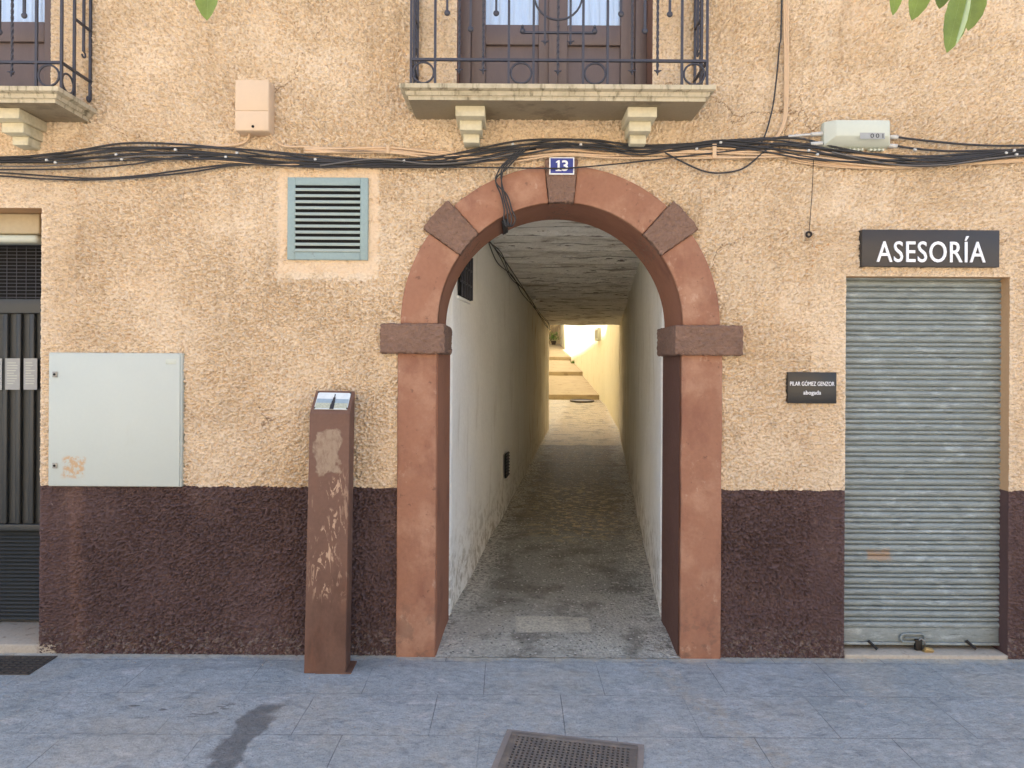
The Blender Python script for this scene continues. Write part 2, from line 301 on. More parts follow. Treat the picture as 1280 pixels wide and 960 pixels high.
def make_passfloor():
    m = bpy.data.materials.new('worn_passage_concrete'); m.use_nodes = True; n = N(m); b = m.node_tree.nodes['Principled BSDF']
    sp = n.new('ShaderNodeSeparateXYZ'); n.link(n.new('ShaderNodeNewGeometry').outputs['Position'], sp.inputs[0])
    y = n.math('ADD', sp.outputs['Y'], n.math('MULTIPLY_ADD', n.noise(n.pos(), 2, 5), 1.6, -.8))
    c = n.mix(n.ramp(y, .1, 1.3), lin(186, 182, 168), lin(146, 144, 134))       # pale cement, darker further in
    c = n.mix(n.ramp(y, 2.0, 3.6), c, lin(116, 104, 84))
    c = n.mix(n.ramp(sp.outputs['Y'], 7.72, 7.76), c, lin(186, 170, 136))           # slab coloured paler to carry the light at the far end
    w = n.noise(n.pos(loc=(2, 2, 2)), 3.2, 7, .65); c = n.mix(n.ramp(w, .48, .62, 0, .6), c, lin(92, 86, 74))
    # bright tan patches mid-floor and further in
    w = n.noise(n.pos((1, 1.3, 1), (3, 1, 2)), 13, 6, .65)
    f = n.math('MULTIPLY', n.ramp(w, .50, .58), box_mask(n, .25, 1.15, 2.3, 4.6, .35, ('X', 'Y'), .3, 3)); c = n.mix(n.math('MULTIPLY', f, .8), c, lin(214, 190, 142))
    w = n.noise(n.pos((1, 1.3, 1), (8, 1, 2)), 16, 6, .65); f = n.math('MULTIPLY', n.ramp(w, .54, .62), n.ramp(sp.outputs['Y'], 2.5, 5, 0, .6)); c = n.mix(f, c, lin(190, 166, 124))
    # aggregate
    v = n.new('ShaderNodeTexVoronoi'); v.inputs['Scale'].default_value = 75; n.link(n.pos(), v.inputs['Vector'])
    q = n.new('ShaderNodeSeparateXYZ'); n.link(v.outputs['Color'], q.inputs[0])
    c = n.scale(c, n.math('MULTIPLY_ADD', q.outputs['X'], .36, .82))
    c = n.mix(n.ramp(q.outputs['Y'], .955, .98, 0, .7), c, lin(60, 58, 54)); c = n.mix(n.ramp(q.outputs['Z'], .96, .98, 0, .7), c, lin(228, 224, 214))
    # lime and grit spilt along the wall feet
    u = n.math('ADD', n.math('MULTIPLY_ADD', sp.outputs['Y'], -.121, sp.outputs['X']), -.225)
    e = n.math('ADD', n.math('ABSOLUTE', u), n.math('MULTIPLY_ADD', n.noise(n.pos(loc=(5, 1, 1)), 6, 5), .5, -.25))
    f = n.math('MULTIPLY', n.ramp(e, .42, .66), n.ramp(n.noise(n.pos(loc=(6, 3, 1)), 40, 5, .7), .42, .58, 0, .75)); c = n.mix(f, c, lin(226, 222, 210))
    f = box_mask(n, .03, .50, .28, .52, .010, ('X', 'Y'), .016, 9); w = n.noise(n.pos(loc=(1, 6, 1)), 9, 6)
    f = n.math('MULTIPLY', f, n.ramp(w, .3, .6, .5, .95)); c = n.mix(f, c, n.mix(n.ramp(n.noise(n.pos(), 60, 4), .4, .7), lin(222, 216, 196), lin(176, 170, 152)))   # cement patch
    # transverse joints
    for yj in (5.9, 7.72, 10.4):
        d = n.math('ABSOLUTE', n.math('ADD', n.math('ADD', sp.outputs['Y'], -yj), n.math('MULTIPLY_ADD', n.noise(n.pos(), 5, 4), .08, -.04)))
        c = n.mix(n.ramp(d, .008, .03, .7, 0), c, lin(70, 62, 50))
    n.link(c, b.inputs['Base Color']); b.inputs['Roughness'].default_value = .6; b.inputs['Specular IOR Level'].default_value = .4
    h = n.math('ADD', n.noise(n.pos(loc=(2, 2, 2)), 7, 8, .7), n.math('MULTIPLY', n.noise(n.pos(), 60, 5), .5))
    h = n.math('MULTIPLY_ADD', v.outputs['Distance'], -.25, h)
    k = n.new('ShaderNodeBump'); k.inputs['Strength'].default_value = 1.; k.inputs['Distance'].default_value = .035
    n.link(h, k.inputs['Height']); n.link(k.outputs[0], b.inputs['Normal']); return m
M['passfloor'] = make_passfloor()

# ------------------------------------------------------------------ mesh helpers
class MB:
    def __init__(s): s.v = []; s.f = []
    def add(s, vs, fs):
        o = len(s.v); s.v += [tuple(x) for x in vs]; s.f += [tuple(i+o for i in f) for f in fs]; return s
    def box(s, x0, x1, y0, y1, z0, z1):
        return s.add([(x0, y0, z0), (x1, y0, z0), (x1, y1, z0), (x0, y1, z0), (x0, y0, z1), (x1, y0, z1), (x1, y1, z1), (x0, y1, z1)],
                     [(0, 3, 2, 1), (4, 5, 6, 7), (0, 1, 5, 4), (1, 2, 6, 5), (2, 3, 7, 6), (3, 0, 4, 7)])
    def tube(s, pts, r, n=8, closed=False, caps=True):
        pts = [Vector(p) for p in pts]; m = len(pts); rs = r if isinstance(r, (list, tuple)) else [r]*m
        vs = []; up = None
        for i, p in enumerate(pts):
            a = pts[(i-1) % m] if (closed or i > 0) else p; b = pts[(i+1) % m] if (closed or i < m-1) else p
            t = (b-a).normalized()
            if up is None:
                up = Vector((0, 1, 0)) if abs(t.y) < .9 else Vector((1, 0, 0))
            u = (up - t*up.dot(t)).normalized(); up = u; w = t.cross(u)
            for k in range(n):
                q = 2*PI*k/n; vs.append(p + (u*math.cos(q)+w*math.sin(q))*rs[i])
        fs = []
        for i in range(m if closed else m-1):
            j = (i+1) % m
            for k in range(n):
                l = (k+1) % n; fs.append((i*n+k, i*n+l, j*n+l, j*n+k))
        if caps and not closed:
            fs.append(tuple(range(n-1, -1, -1))); fs.append(tuple((m-1)*n+k for k in range(n)))
        return s.add(vs, fs)
    def sphere(s, c, r, nu=10, nv=7, sc=(1, 1, 1)):
        vs = [(c[0], c[1], c[2]-r*sc[2])]; fs = []
        for j in range(1, nv):
            a = -PI/2+PI*j/nv
            for i in range(nu):
                b = 2*PI*i/nu; vs.append((c[0]+r*sc[0]*math.cos(a)*math.cos(b), c[1]+r*sc[1]*math.cos(a)*math.sin(b), c[2]+r*sc[2]*math.sin(a)))
        vs.append((c[0], c[1], c[2]+r*sc[2])); top = len(vs)-1
        for i in range(nu):
            l = (i+1) % nu; fs.append((0, 1+l, 1+i)); fs.append((top, 1+(nv-2)*nu+i, 1+(nv-2)*nu+l))
            for j in range(nv-2):
                fs.append((1+j*nu+i, 1+j*nu+l, 1+(j+1)*nu+l, 1+(j+1)*nu+i))
        return s.add(vs, fs)
    def prism(s, poly, y0, y1):
        """polygon in (x,z), counter-clockwise seen from the street, extruded in y"""
        n = len(poly); vs = [(x, y0, z) for x, z in poly]+[(x, y1, z) for x, z in poly]
        fs = [tuple(range(n)), tuple(range(2*n-1, n-1, -1))]
        fs += [((i+1) % n, i, n+i, n+(i+1) % n) for i in range(n)]
        return s.add(vs, fs)
    def build(s, name, m, parent=None, smooth=False, bevel=0.0, seg=2, loc=None):
        me = bpy.data.meshes.new(name); me.from_pydata(s.v, [], s.f); me.validate()
        bm = bmesh.new(); bm.from_mesh(me); bmesh.ops.recalc_face_normals(bm, faces=bm.faces)
        if bevel:
            ed = [e for e in bm.edges if len(e.link_faces) == 2 and e.calc_face_angle(0) > .5]
            bmesh.ops.bevel(bm, geom=ed, offset=bevel, segments=seg, affect='EDGES', profile=.5, clamp_overlap=True)
        bm.to_mesh(me); bm.free()
        if smooth or bevel:
            me.polygons.foreach_set('use_smooth', [True]*len(me.polygons))
            if bevel and not smooth:
                me.set_sharp_from_angle(angle=R(50))
        me.materials.append(m); o = bpy.data.objects.new(name, me); COL.objects.link(o)
        if parent: o.parent = parent
        if loc: o.location = loc
        return o

def place_origin(o, c):
    """move a mesh object's origin to the world point c without moving its shape"""
    c = Vector(c); o.data.transform(Matrix.Translation(-c)); o.location = c; return o

def tag(o, label=None, cat=None, group=None, kind=None):
    for k, v in (('label', label), ('category', cat), ('group', group), ('kind', kind)):
        if v: o[k] = v
    return o
def thing(name, label, cat, loc=(0, 0, 0), group=None, rot=(0, 0, 0)):
    o = bpy.data.objects.new(name, None); COL.objects.link(o); o.location = loc; o.rotation_euler = rot; o.empty_display_size = .1
    return tag(o, label, cat, group)
def under(o, root):
    """parent a mesh built in world coordinates under an unrotated empty"""
    o.parent = root; o.location = Vector(o.location)-root.location; return o
def text_mesh(txt, size, depth=.0015, spacing=1.0, offset=0.0):
    cu = bpy.data.curves.new('lettering', 'FONT'); cu.body = txt; cu.size = size; cu.extrude = depth; cu.align_x = 'CENTER'; cu.align_y = 'CENTER'
    cu.space_character = spacing; cu.offset = offset; cu.resolution_u = 4
    o = bpy.data.objects.new('lettering', cu); COL.objects.link(o)
    dg = bpy.context.evaluated_depsgraph_get(); me = bpy.data.meshes.new_from_object(o.evaluated_get(dg))
    bpy.data.objects.remove(o); bpy.data.curves.remove(cu); return me
def add_text(name, txt, centre, width, height, m, parent, spacing=1.0, offset=0.0, depth=.0015):
    me = text_mesh(txt, 1.0, depth, spacing, offset)
    co = np.empty(len(me.vertices)*3, 'f'); me.vertices.foreach_get('co', co); co = co.reshape(-1, 3)
    mn, mx = co.min(0), co.max(0); co[:, 0] = (co[:, 0]-(mn[0]+mx[0])/2)*width/(mx[0]-mn[0]); co[:, 1] = (co[:, 1]-(mn[1]+mx[1])/2)*height/(mx[1]-mn[1])
    out = np.stack([co[:, 0], -co[:, 2]*1.0, co[:, 1]], 1)
    if depth: out[:, 1] = np.where(co[:, 2] > 0, -depth, depth)
    me.vertices.foreach_set('co', out.ravel().astype('f')); me.update(); me.materials.clear(); me.materials.append(m)
    o = bpy.data.objects.new(name, me); COL.objects.link(o); o.parent = parent
    o.location = Vector(centre)-(parent.matrix_basis.translation if parent else Vector()); return o

def rectpx(x0, y0, x1, y1, y=0.):
    a, b = P(x0, max(y0, y1), y), P(x1, min(y0, y1), y); return a.x, b.x, a.z, b.z

# ------------------------------------------------------------------ roughcast relief (numpy)
rng = np.random.RandomState(3)
GR = rng.rand(256, 256)*2*np.pi
def perlin(x, z, seed=0):
    xi = np.floor(x).astype(int); zi = np.floor(z).astype(int); xf = x-xi; zf = z-zi
    def g(ix, iz, dx, dz):
        a = GR[(ix+seed*17) & 255, (iz+seed*31) & 255]; return np.cos(a)*dx+np.sin(a)*dz
    u = xf*xf*xf*(xf*(xf*6-15)+10); w = zf*zf*zf*(zf*(zf*6-15)+10)
    a = g(xi, zi, xf, zf); b = g(xi+1, zi, xf-1, zf); c = g(xi, zi+1, xf, zf-1); d = g(xi+1, zi+1, xf-1, zf-1)
    return (a+(b-a)*u)+((c+(d-c)*u)-(a+(b-a)*u))*w
def relief(x, z):
    """outward height (metres) of thrown render at wall point x,z"""
    wx = x+.010*perlin(x/.05, z/.05, 1); wz = z+.010*perlin(x/.05, z/.05, 2)
    a = perlin(wx/.036, wz/.024, 3); b = perlin(wx/.0165, wz/.0128, 4); c = perlin(wx/.0105+.3*b, wz/.0084, 5)
    crease = np.clip(1-np.abs(perlin(wx/.045, wz/.020, 9))/.16, 0, 1)
    amp = 1+.8*perlin(x/.55, z/.45, 6)+.4*perlin(x/.15, z/.12, 7)
    amp = np.clip(amp, .4, 1.6)
    h = (.0070*a + .0175*b + .0165*c - .006*crease)*amp; h = np.where(h < 0, h*1.65, h*1.1)
    return np.clip(h, -.023, .016) + .006*perlin(x/.9, z/.7, 8)

def lines(keys, step):
    out = []
    for a, b in zip(keys[:-1], keys[1:]):
        n = max(1, int(round((b-a)/step))); out += list(np.linspace(a, b, n, endpoint=False))
    return np.array(out+[keys[-1]])

LD = (-3.75, P(50, 450).x, 2.562)                       # left door opening x0,x1,top
SH = (P(1057, 580).x, P(1262, 580).x, P(1150, 345.5).z)  # shutter opening
BD = (P(571, 60).x, P(816, 60).x, 3.13, 5.3)          # balcony door opening
LB = -3.466                                             # left balcony offset
AX, AZ, RI, RO = .275, 1.905, .703, .915               # arch centre, radii
PZ = .9645                                              # plinth top
XL, XH, ZH = -3.9, 3.6, 4.05

def rough_wall(name, m, z0, z1, parent, step=.0043, xa=None, xb=None):
    xa = XL if xa is None else xa; xb = XH if xb is None else xb
    kx = sorted(k for k in {xa, xb, LD[0], LD[1], SH[0], SH[1], BD[0], BD[1], BD[0]+LB, BD[1]+LB, AX-.86, AX+.86} if xa <= k <= xb)
    kz = sorted({z for z in (z0, z1, LD[2], SH[2], BD[2], BD[3], AZ) if z0 <= z <= z1})
    xs = lines(kx, step); zs = lines(kz, step); X, Z = np.meshgrid(xs, zs)
    h = relief(X, Z)
    # edges of openings: fade the relief to a rounded arris
    def edge(cx0, cx1, cz0, cz1):
        dx = np.maximum(np.maximum(cx0-X, X-cx1), 0); dz = np.maximum(np.maximum(cz0-Z, Z-cz1), 0); return np.hypot(dx, dz)
    e = np.minimum.reduce([edge(LD[0], LD[1], -1, LD[2]), edge(SH[0], SH[1], -1, SH[2]), edge(BD[0], BD[1], BD[2], BD[3]), edge(BD[0]+LB, BD[1]+LB, BD[2], BD[3])])
    h = np.where(e < .2, np.maximum(h, -.0085), h); k = np.clip(e/.02, 0, 1); h = h*(.3+.7*k) - .006*(1-k)**2
    # smooth plaster margin round the vent, and where the arch stones meet the render
    vx0, vx1, vz0, vz1 = rectpx(349, 212, 471, 347); dv = np.hypot(np.maximum(np.maximum(vx0-X, X-vx1), 0), np.maximum(np.maximum(vz0-Z, Z-vz1), 0))
    w = perlin(X/.07, Z/.07, 11)*.02; h = h*(.22+.78*np.clip((dv+w)/.02, 0, 1))
    Y = -h + .0
    zz = Z.copy()
    bnd = np.isclose(Z, PZ); zz[bnd] += (.010*perlin(X/.12, Z/.1, 12)+.006*perlin(X/.03, Z/.1, 13))[bnd]
    nx, nz = len(xs), len(zs)
    co = np.stack([X, Y, zz], -1).reshape(-1, 3)
    cx = (xs[:-1]+xs[1:])/2; cz = (zs[:-1]+zs[1:])/2; CX, CZc = np.meshgrid(cx, cz)
    hole = ((CX > LD[0]) & (CX < LD[1]) & (CZc < LD[2])) | ((CX > SH[0]) & (CX < SH[1]) & (CZc < SH[2]))
    for o in (0, LB): hole |= (CX > BD[0]+o) & (CX < BD[1]+o) & (CZc > BD[2]) & (CZc < BD[3])
    hole |= (np.abs(CX-AX) < .86) & (CZc < AZ); hole |= np.hypot(CX-AX, CZc-AZ) < .86
    I = np.arange(nx*nz).reshape(nz, nx)
    q = np.stack([I[:-1, :-1], I[:-1, 1:], I[1:, 1:], I[1:, :-1]], -1)[~hole]
    used = np.zeros(nx*nz, bool); used[q.ravel()] = True; idx = np.cumsum(used)-1; co = co[used]; q = idx[q]
    me = bpy.data.meshes.new(name); me.vertices.add(len(co)); me.vertices.foreach_set('co', co.astype('f').ravel())
    me.loops.add(q.size); me.loops.foreach_set('vertex_index', q.ravel().astype('i'))
    me.polygons.add(len(q)); me.polygons.foreach_set('loop_start', np.arange(0, q.size, 4, dtype='i'))
    me.polygons.foreach_set('use_smooth', np.ones(len(q), bool)); me.update(calc_edges=True)
    me.materials.append(m); o = bpy.data.objects.new(name, me); COL.objects.link(o); o.parent = parent; return o

# ------------------------------------------------------------------ the setting
MB().add([(-300, -300, -.06), (300, -300, -.06), (300, 300, -.06), (-300, 300, -.06)], [(0, 1, 2, 3)]).build('ground', M['earth'])['kind'] = 'structure'
MB().box(-60, 60, -7, .0, -.12, 0).box(-60, AX-.9, 0, .2, -.12, -.002).box(AX+.9, 60, 0, .2, -.12, -.002).build('pavement', M['pave'])['kind'] = 'structure'
MB().add([(-60, -60, -.055), (60, -60, -.055), (60, -7, -.055), (-60, -7, -.055)], [(0, 1, 2, 3)]).build('road', M['square'])['kind'] = 'structure'  # out of view; its pale colour lifts the bounce light

# passage lines in plan (x at depth d = y + D0)
def pl(y): return -.403+.121*(y-.45)
def pr(y): return .963+.121*(y-.45)
def fz(y): return CZ-1.82+.04*(y+D0)
def cz(y): return CZ+1.334-.0446*(y+D0)
PE = 9.67
AW = [(9.67, 2.077), (14.72, 2.47), (16.2, 2.50), (22.6, 2.66), (29.3, 2.78), (38, 2.86)]   # foot of the right alley wall
def aw(y):
    for (a, b), (c, d) in zip(AW[:-1], AW[1:]):
        if a <= y <= c: return b+(d-b)*(y-a)/(c-a)
    return AW[-1][1]
def al(y): return .713+(y-PE)*.012                                                       # foot of the left alley wall

# floor of the passage
mb = MB(); ys = [-.025, 0, .1]+[.1+.12*i for i in range(1, 80)]+[PE+.02+i*.5 for i in range(14)]; ys = [y for y in ys if y < 16.2]+[16.22]; nx = 24
vs = []
for y in ys:
    a = (pl(max(y, .45)) if y < PE else al(y))-.15; b = (pr(max(y, .45)) if y < PE else aw(min(y, 38)))+.15
    if y < .45: a, b = -.425-.002, .975+.002
    for i in range(nx+1):
        x = a+(b-a)*i/nx; t = i/nx; dish = .025*math.sin(y*.8)*0
        bmp = .010*float(perlin(np.array(x/.35), np.array(y/.3), 20))+.006*float(perlin(np.array(x/.12), np.array(y/.1), 21))
        edge = .03*max(0, abs(t-.5)*2-.75) if y > .1 else 0
        vs.append((x, y, max(.003, fz(max(y, 0))*min(1, .2+max(y, 0)*3)+(bmp if y > .05 else 0)+edge)))
w = nx+1; fs = [(j*w+i, j*w+i+1, (j+1)*w+i+1, (j+1)*w+i) for j in range(len(ys)-1) for i in range(nx)]
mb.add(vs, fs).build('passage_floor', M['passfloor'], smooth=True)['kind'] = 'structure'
# stepped alley beyond
ST_ = [(16.22, 22.6, .81, 1.26), (22.6, 29.3, 1.40, 1.87), (29.3, 38.2, 2.03, 2.89)]
for k, (y0, y1, z0, z1) in enumerate(ST_):
    mb = MB(); n = 14; vs = []
    for i in range(n+1):
        y = y0+(y1-y0)*i/n; z = z0+(z1-z0)*i/n
        for t in (-.02, .18, .36, .54, .72, .9, 1.02):
            x = al(y)+(aw(min(y, 38))-al(y))*t; vs.append((x, y, z+.02*float(perlin(np.array(x/.5), np.array(y/.7), 30+k))))
    fs = [(j*7+i, j*7+i+1, (j+1)*7+i+1, (j+1)*7+i) for j in range(n) for i in range(6)]
    mb.add(vs, fs)
    rv = [(v[0], v[1]+.0, v[2]) for v in vs[:7]]; mb.add(rv+[(v[0], v[1]+.015, z0-.5) for v in rv], [(i, i+1, 8+i, 7+i) for i in range(6)])
    mb.build('stone_step', M['step'])['kind'] = 'structure'
mb = MB(); mb.tube([(1.95+.32*math.cos(2*PI*i/24), 15.6+.32*math.sin(2*PI*i/24), fz(15.6+.32*math.sin(2*PI*i/24))+.028) for i in range(24)], .025, 6, closed=True)
c0 = [(1.95+.31*math.cos(2*PI*i/24), 15.6+.31*math.sin(2*PI*i/24), fz(15.6+.31*math.sin(2*PI*i/24))+.03) for i in range(24)]
mb.add(c0, [tuple(range(24))])
o = mb.build('manhole_cover', M['castiron']); place_origin(o, (1.95, 15.6, fz(15.6)))
tag(o, 'round iron manhole cover in the alley floor below the first step', 'manhole cover')

# ------------------------------------------------------------------ the house
H = thing('townhouse', 'cream roughcast townhouse with brown plinth and arched passage through its ground floor', 'house')
rough_wall('wall', M['stucco'], PZ, ZH, H)
for a_, b__ in ((XL, LD[0]), (LD[1], AX-.86), (AX+.86, SH[0]), (SH[1], XH)): rough_wall('plinth', M['plinth'], -.03, PZ, H, xa=a_, xb=b__)
XO, ZO = 6.6, 6.2
rough_wall('wall', M['stucco'], PZ, ZH, H, .012, -XO, XL); rough_wall('wall', M['stucco'], PZ, ZH, H, .012, XH, XO); rough_wall('wall', M['stucco'], ZH, ZO, H, .012, -XO, XO)
rough_wall('plinth', M['plinth'], -.03, PZ, H, .012, -XO, XL); rough_wall('plinth', M['plinth'], -.03, PZ, H, .012, XH, XO)
# rest of the shell beyond the close wall
mb = MB(); WX = 9.0; WT = 9.2
for x0, x1 in ((-WX, -XO), (XO, WX)): mb.box(x0, x1, 0, .25, PZ, ZO)
mb.box(-WX, WX, 0, .25, ZO, WT)
mb.box(-WX, -WX+.25, .25, PE, -.05, WT); mb.box(WX-.25, WX, .25, PE, -.05, WT)
mb.box(-WX, pl(PE)-.1, PE-.25, PE, -.05, WT); mb.box(pr(PE)+.1, WX, PE-.25, PE, -.05, WT); mb.box(pl(PE)-.1, pr(PE)+.1, PE-.25, PE, cz(PE)+.05, WT)
mb.build('outer_wall', M['stucco'], H)
for x0, x1 in ((-WX, -XO), (XO, WX)): MB().box(x0, x1, -.002, .25, -.05, PZ-.001).build('plinth', M['plinth'], H)
MB().box(-WX-.3, WX+.3, -.45, PE+.3, WT, WT+.2).build('roof', M['roof'], H)
# closed box behind the opening edges so that no light leaks in
mb = MB()
mb.box(LD[1]-.001, LD[1]+.2, .012, .6, -.05, LD[2]); mb.box(LD[0]-.2, LD[0]+.001, .012, .6, -.05, LD[2]); mb.box(LD[0]-.2, LD[1]+.2, .012, .6, LD[2]-.001, LD[2]+.2)
mb.build('door_reveal', M['reveal'], H)
mb = MB(); mb.box(SH[1]-.001, SH[1]+.2, .010, .3, PZ, SH[2]+.2); mb.box(SH[0]-.2, SH[0]+.001, .010, .3, PZ, SH[2]+.2); mb.box(SH[0]+.001, SH[1]-.001, .010, .3, SH[2]-.001, SH[2]+.2)
mb.build('shutter_reveal', M['reveal'], H)
MB().box(SH[1]-.001, SH[1]+.2, .010, .3, -.05, PZ).build('shutter_reveal', M['reveal_brown'], H)
MB().box(SH[0]-.2, SH[0]+.001, .010, .3, -.05, PZ).build('shutter_reveal', M['reveal_brown'], H)
# unseen slab added over the rooms to block light
MB().box(XL, XH, .3, .32, ZH-.02, ZH).build('light_block_slab', M['reveal'], H)

def roughen(o, amp, size, cell, seed, inner=None):
    bm = bmesh.new(); bm.from_mesh(o.data); bmesh.ops.triangulate(bm, faces=bm.faces)
    for _ in range(7):
        e = [x for x in bm.edges if x.calc_length() > size]
        if not e: break
        bmesh.ops.subdivide_edges(bm, edges=e, cuts=1, use_grid_fill=False); bmesh.ops.triangulate(bm, faces=bm.faces)
    bm.normal_update()
    for v in bm.verts:
        p = v.co; a = np.array
        h = float(perlin(a((p.x+p.y)/cell), a((p.z+.6*p.y)/cell), seed))+.7*float(perlin(a((p.x-p.y)/cell*2.1), a((p.z+p.y)/cell*2.1), seed+1))
        v.co = p+v.normal*amp*h
    bm.to_mesh(o.data); bm.free(); o.data.polygons.foreach_set('use_smooth', [True]*len(o.data.polygons)); o.data.update(); return o
# arch
def sector(a0, a1, r0, r1, n):
    A = [R(a0+(a1-a0)*i/n) for i in range(n+1)]
    return [(AX+r0*math.cos(a), AZ+r0*math.sin(a)) for a in A][::-1]+[(AX+r1*math.cos(a), AZ+r1*math.sin(a)) for a in A]
def arch_piece(name, a0, a1, r0, r1, y0, m, n, y1=.45, bev=.006):
    mb = MB(); A = [R(a0+(a1-a0)*i/n) for i in range(n+1)]; vs = []
    for a in A:
        for r, y in ((r0, y0), (r1, y0), (r1, y1), (r0, y1)): vs.append((AX+r*math.cos(a), y, AZ+r*math.sin(a)))
    fs = [(0, 1, 2, 3), (4*n+3, 4*n+2, 4*n+1, 4*n)]
    for i in range(n):
        for k in range(4): fs.append((4*i+k, 4*(i+1)+k, 4*(i+1)+(k+1) % 4, 4*i+(k+1) % 4))
    return mb.add(vs, fs).build(name, m, H, bevel=bev)
for a0, a1 in ((0, 35), (48, 84.2), (95.8, 132.3), (145.4, 180)):
    arch_piece('arch_stone', a0+.12, a1-.12, RI, RO, -.020, M['stone'], 16)
roughen(arch_piece('keystone', 84.3, 95.7, RI-.002, .952, -.034, M['block'], 4), .0085, .012, .024, 80)
roughen(arch_piece('accent_stone', 35.1, 47.9, RI-.002, .960, -.034, M['block'], 5), .0085, .012, .024, 80)
roughen(arch_piece('accent_stone', 132.4, 145.3, RI-.002, .960, -.034, M['block'], 5), .0085, .012, .024, 80)
# soffit skin, darker red, just proud of the stones behind their arris
mb = MB(); n = 48; vs = []
for i in range(n+1):
    a = PI*i/n
    for y in (.004, .455): vs.append((AX+(RI-.004)*math.cos(a), y, AZ+(RI-.004)*math.sin(a)))
mb.add(vs, [(2*i, 2*i+1, 2*i+3, 2*i+2) for i in range(n)]).build('arch_soffit', M['stone_in'], H, smooth=True)
# piers: slightly wavy arrises
def pier(x0, x1, inner, m):
    mb = MB(); n = 26; vs = []
    for i in range(n+1):
        z = -.02+(1.75+.02)*i/n; w = .006*float(perlin(np.array(z/.25), np.array(inner), 40)); w2 = .004*float(perlin(np.array(z/.3), np.array(inner+3), 41))
        a, b = (x0+w2, x1+w) if inner > 0 else (x0+w, x1+w2)
        for x, y in ((a, -.020), (b, -.020), (b, .45), (a, .45)): vs.append((x, y, z))
    fs = [(0, 1, 2, 3), (4*n+3, 4*n+2, 4*n+1, 4*n)]
    for i in range(n):
        for k in range(4): fs.append((4*i+k, 4*i+(k+1) % 4, 4*(i+1)+(k+1) % 4, 4*(i+1)+k))
    return mb.add(vs, fs).build('pier', m, H, bevel=.008)
pier(AX-.93, -.43, 1, M['stone'])
pr_ = pier(.972, AX+.93, -1, M['stone'])
# painted dark inner face of the right pier; splayed plaster of the left one
MB().box(.966, .9635, .0, .452, .0, 1.745).build('pier_lining', M['jamb_dark'], H)
MB().add([(-.4255, .0, 0), (-.395, .452, 0), (-.395, .452, 1.745), (-.4255, .0, 1.745), (-.45, .0, 0), (-.45, .452, 0), (-.45, .452, 1.745), (-.45, .0, 1.745)],
         [(0, 1, 2, 3), (4, 7, 6, 5), (0, 4, 5, 1), (3, 2, 6, 7), (0, 3, 7, 4), (1, 5, 6, 2)]).build('pier_lining', M['stone_in'], H)
x0, x1, z0, z1 = rectpx(475, 441.5, 554, 408, -.05); z1 = AZ+.001
roughen(MB().box(x0, -.385, -.055, .456, z0, z1).build('impost', M['block'], H, bevel=.010), .0085, .012, .024, 84)
roughen(MB().box(.925, P(929, 425, -.05).x, -.055, .456, z0, z1).build('impost', M['block'], H, bevel=.010), .0085, .012, .024, 84)
# back of the arch wall, facing into the passage
mb = MB(); vs = []; n = 24
for i in range(n+1):
    a = PI*i/n; c, s = math.cos(a), math.sin(a); k = min(1.2/max(abs(c), 1e-6), 1.4/max(s, 1e-6))
    vs += [(AX+.72*c, .458, AZ+.72*s), (AX+k*c, .458, AZ+k*s)]
mb.add(vs, [(2*i, 2*i+1, 2*i+3, 2*i+2) for i in range(n)]).build('arch_back', M['white'], H)

# passage walls: hand-plastered, slightly uneven
def pass_wall(fn, sgn, seed):
    mb = MB(); ny, nz = 130, 44; vs = []
    for j in range(ny+1):
        y = .452+(PE-.452)*j/ny
        for i in range(nz+1):
            z = -.05+3.1*i/nz
            u = .022*float(perlin(np.array(y/.9), np.array(z/.7), seed))+.006*float(perlin(np.array(y/.25), np.array(z/.25), seed+1))
            u *= min(1, (y-.452)/.5+.15)
            vs.append((fn(y)+u, y, z) if j else (fn(y)+sgn*.07, .444, z))
    w = nz+1
    fs = [(j*w+i, j*w+i+1, (j+1)*w+i+1, (j+1)*w+i) for j in range(ny) for i in range(nz)]
    o = mb.add(vs, fs).build('passage_wall', M['white'], H, smooth=True)
    # masonry behind it
    MB().add([(fn(.46)+sgn*.06, .46, -.05), (fn(PE)+sgn*.06, PE-.26, -.05), (fn(PE)+sgn*.3, PE-.26, -.05), (fn(.46)+sgn*.3, .46, -.05),
              (fn(.46)+sgn*.06, .46, 3.1), (fn(PE)+sgn*.06, PE-.26, 3.1), (fn(PE)+sgn*.3, PE-.26, 3.1), (fn(.46)+sgn*.3, .46, 3.1)],
             [(0, 1, 2, 3), (4, 5, 6, 7), (0, 1, 5, 4), (1, 2, 6, 5), (2, 3, 7, 6), (3, 0, 4, 7)]).build('masonry', M['reveal'], H)
    MB().add([(fn(PE)-.0, PE+.004, -.05), (fn(PE)+sgn*.4, PE+.004, -.05), (fn(PE)+sgn*.4, PE+.004, 3.2), (fn(PE), PE+.004, 3.2)], [(0, 1, 2, 3)]).build('passage_end', M['alleywall'], H)
pass_wall(pl, -1, 50); pass_wall(pr, 1, 60)
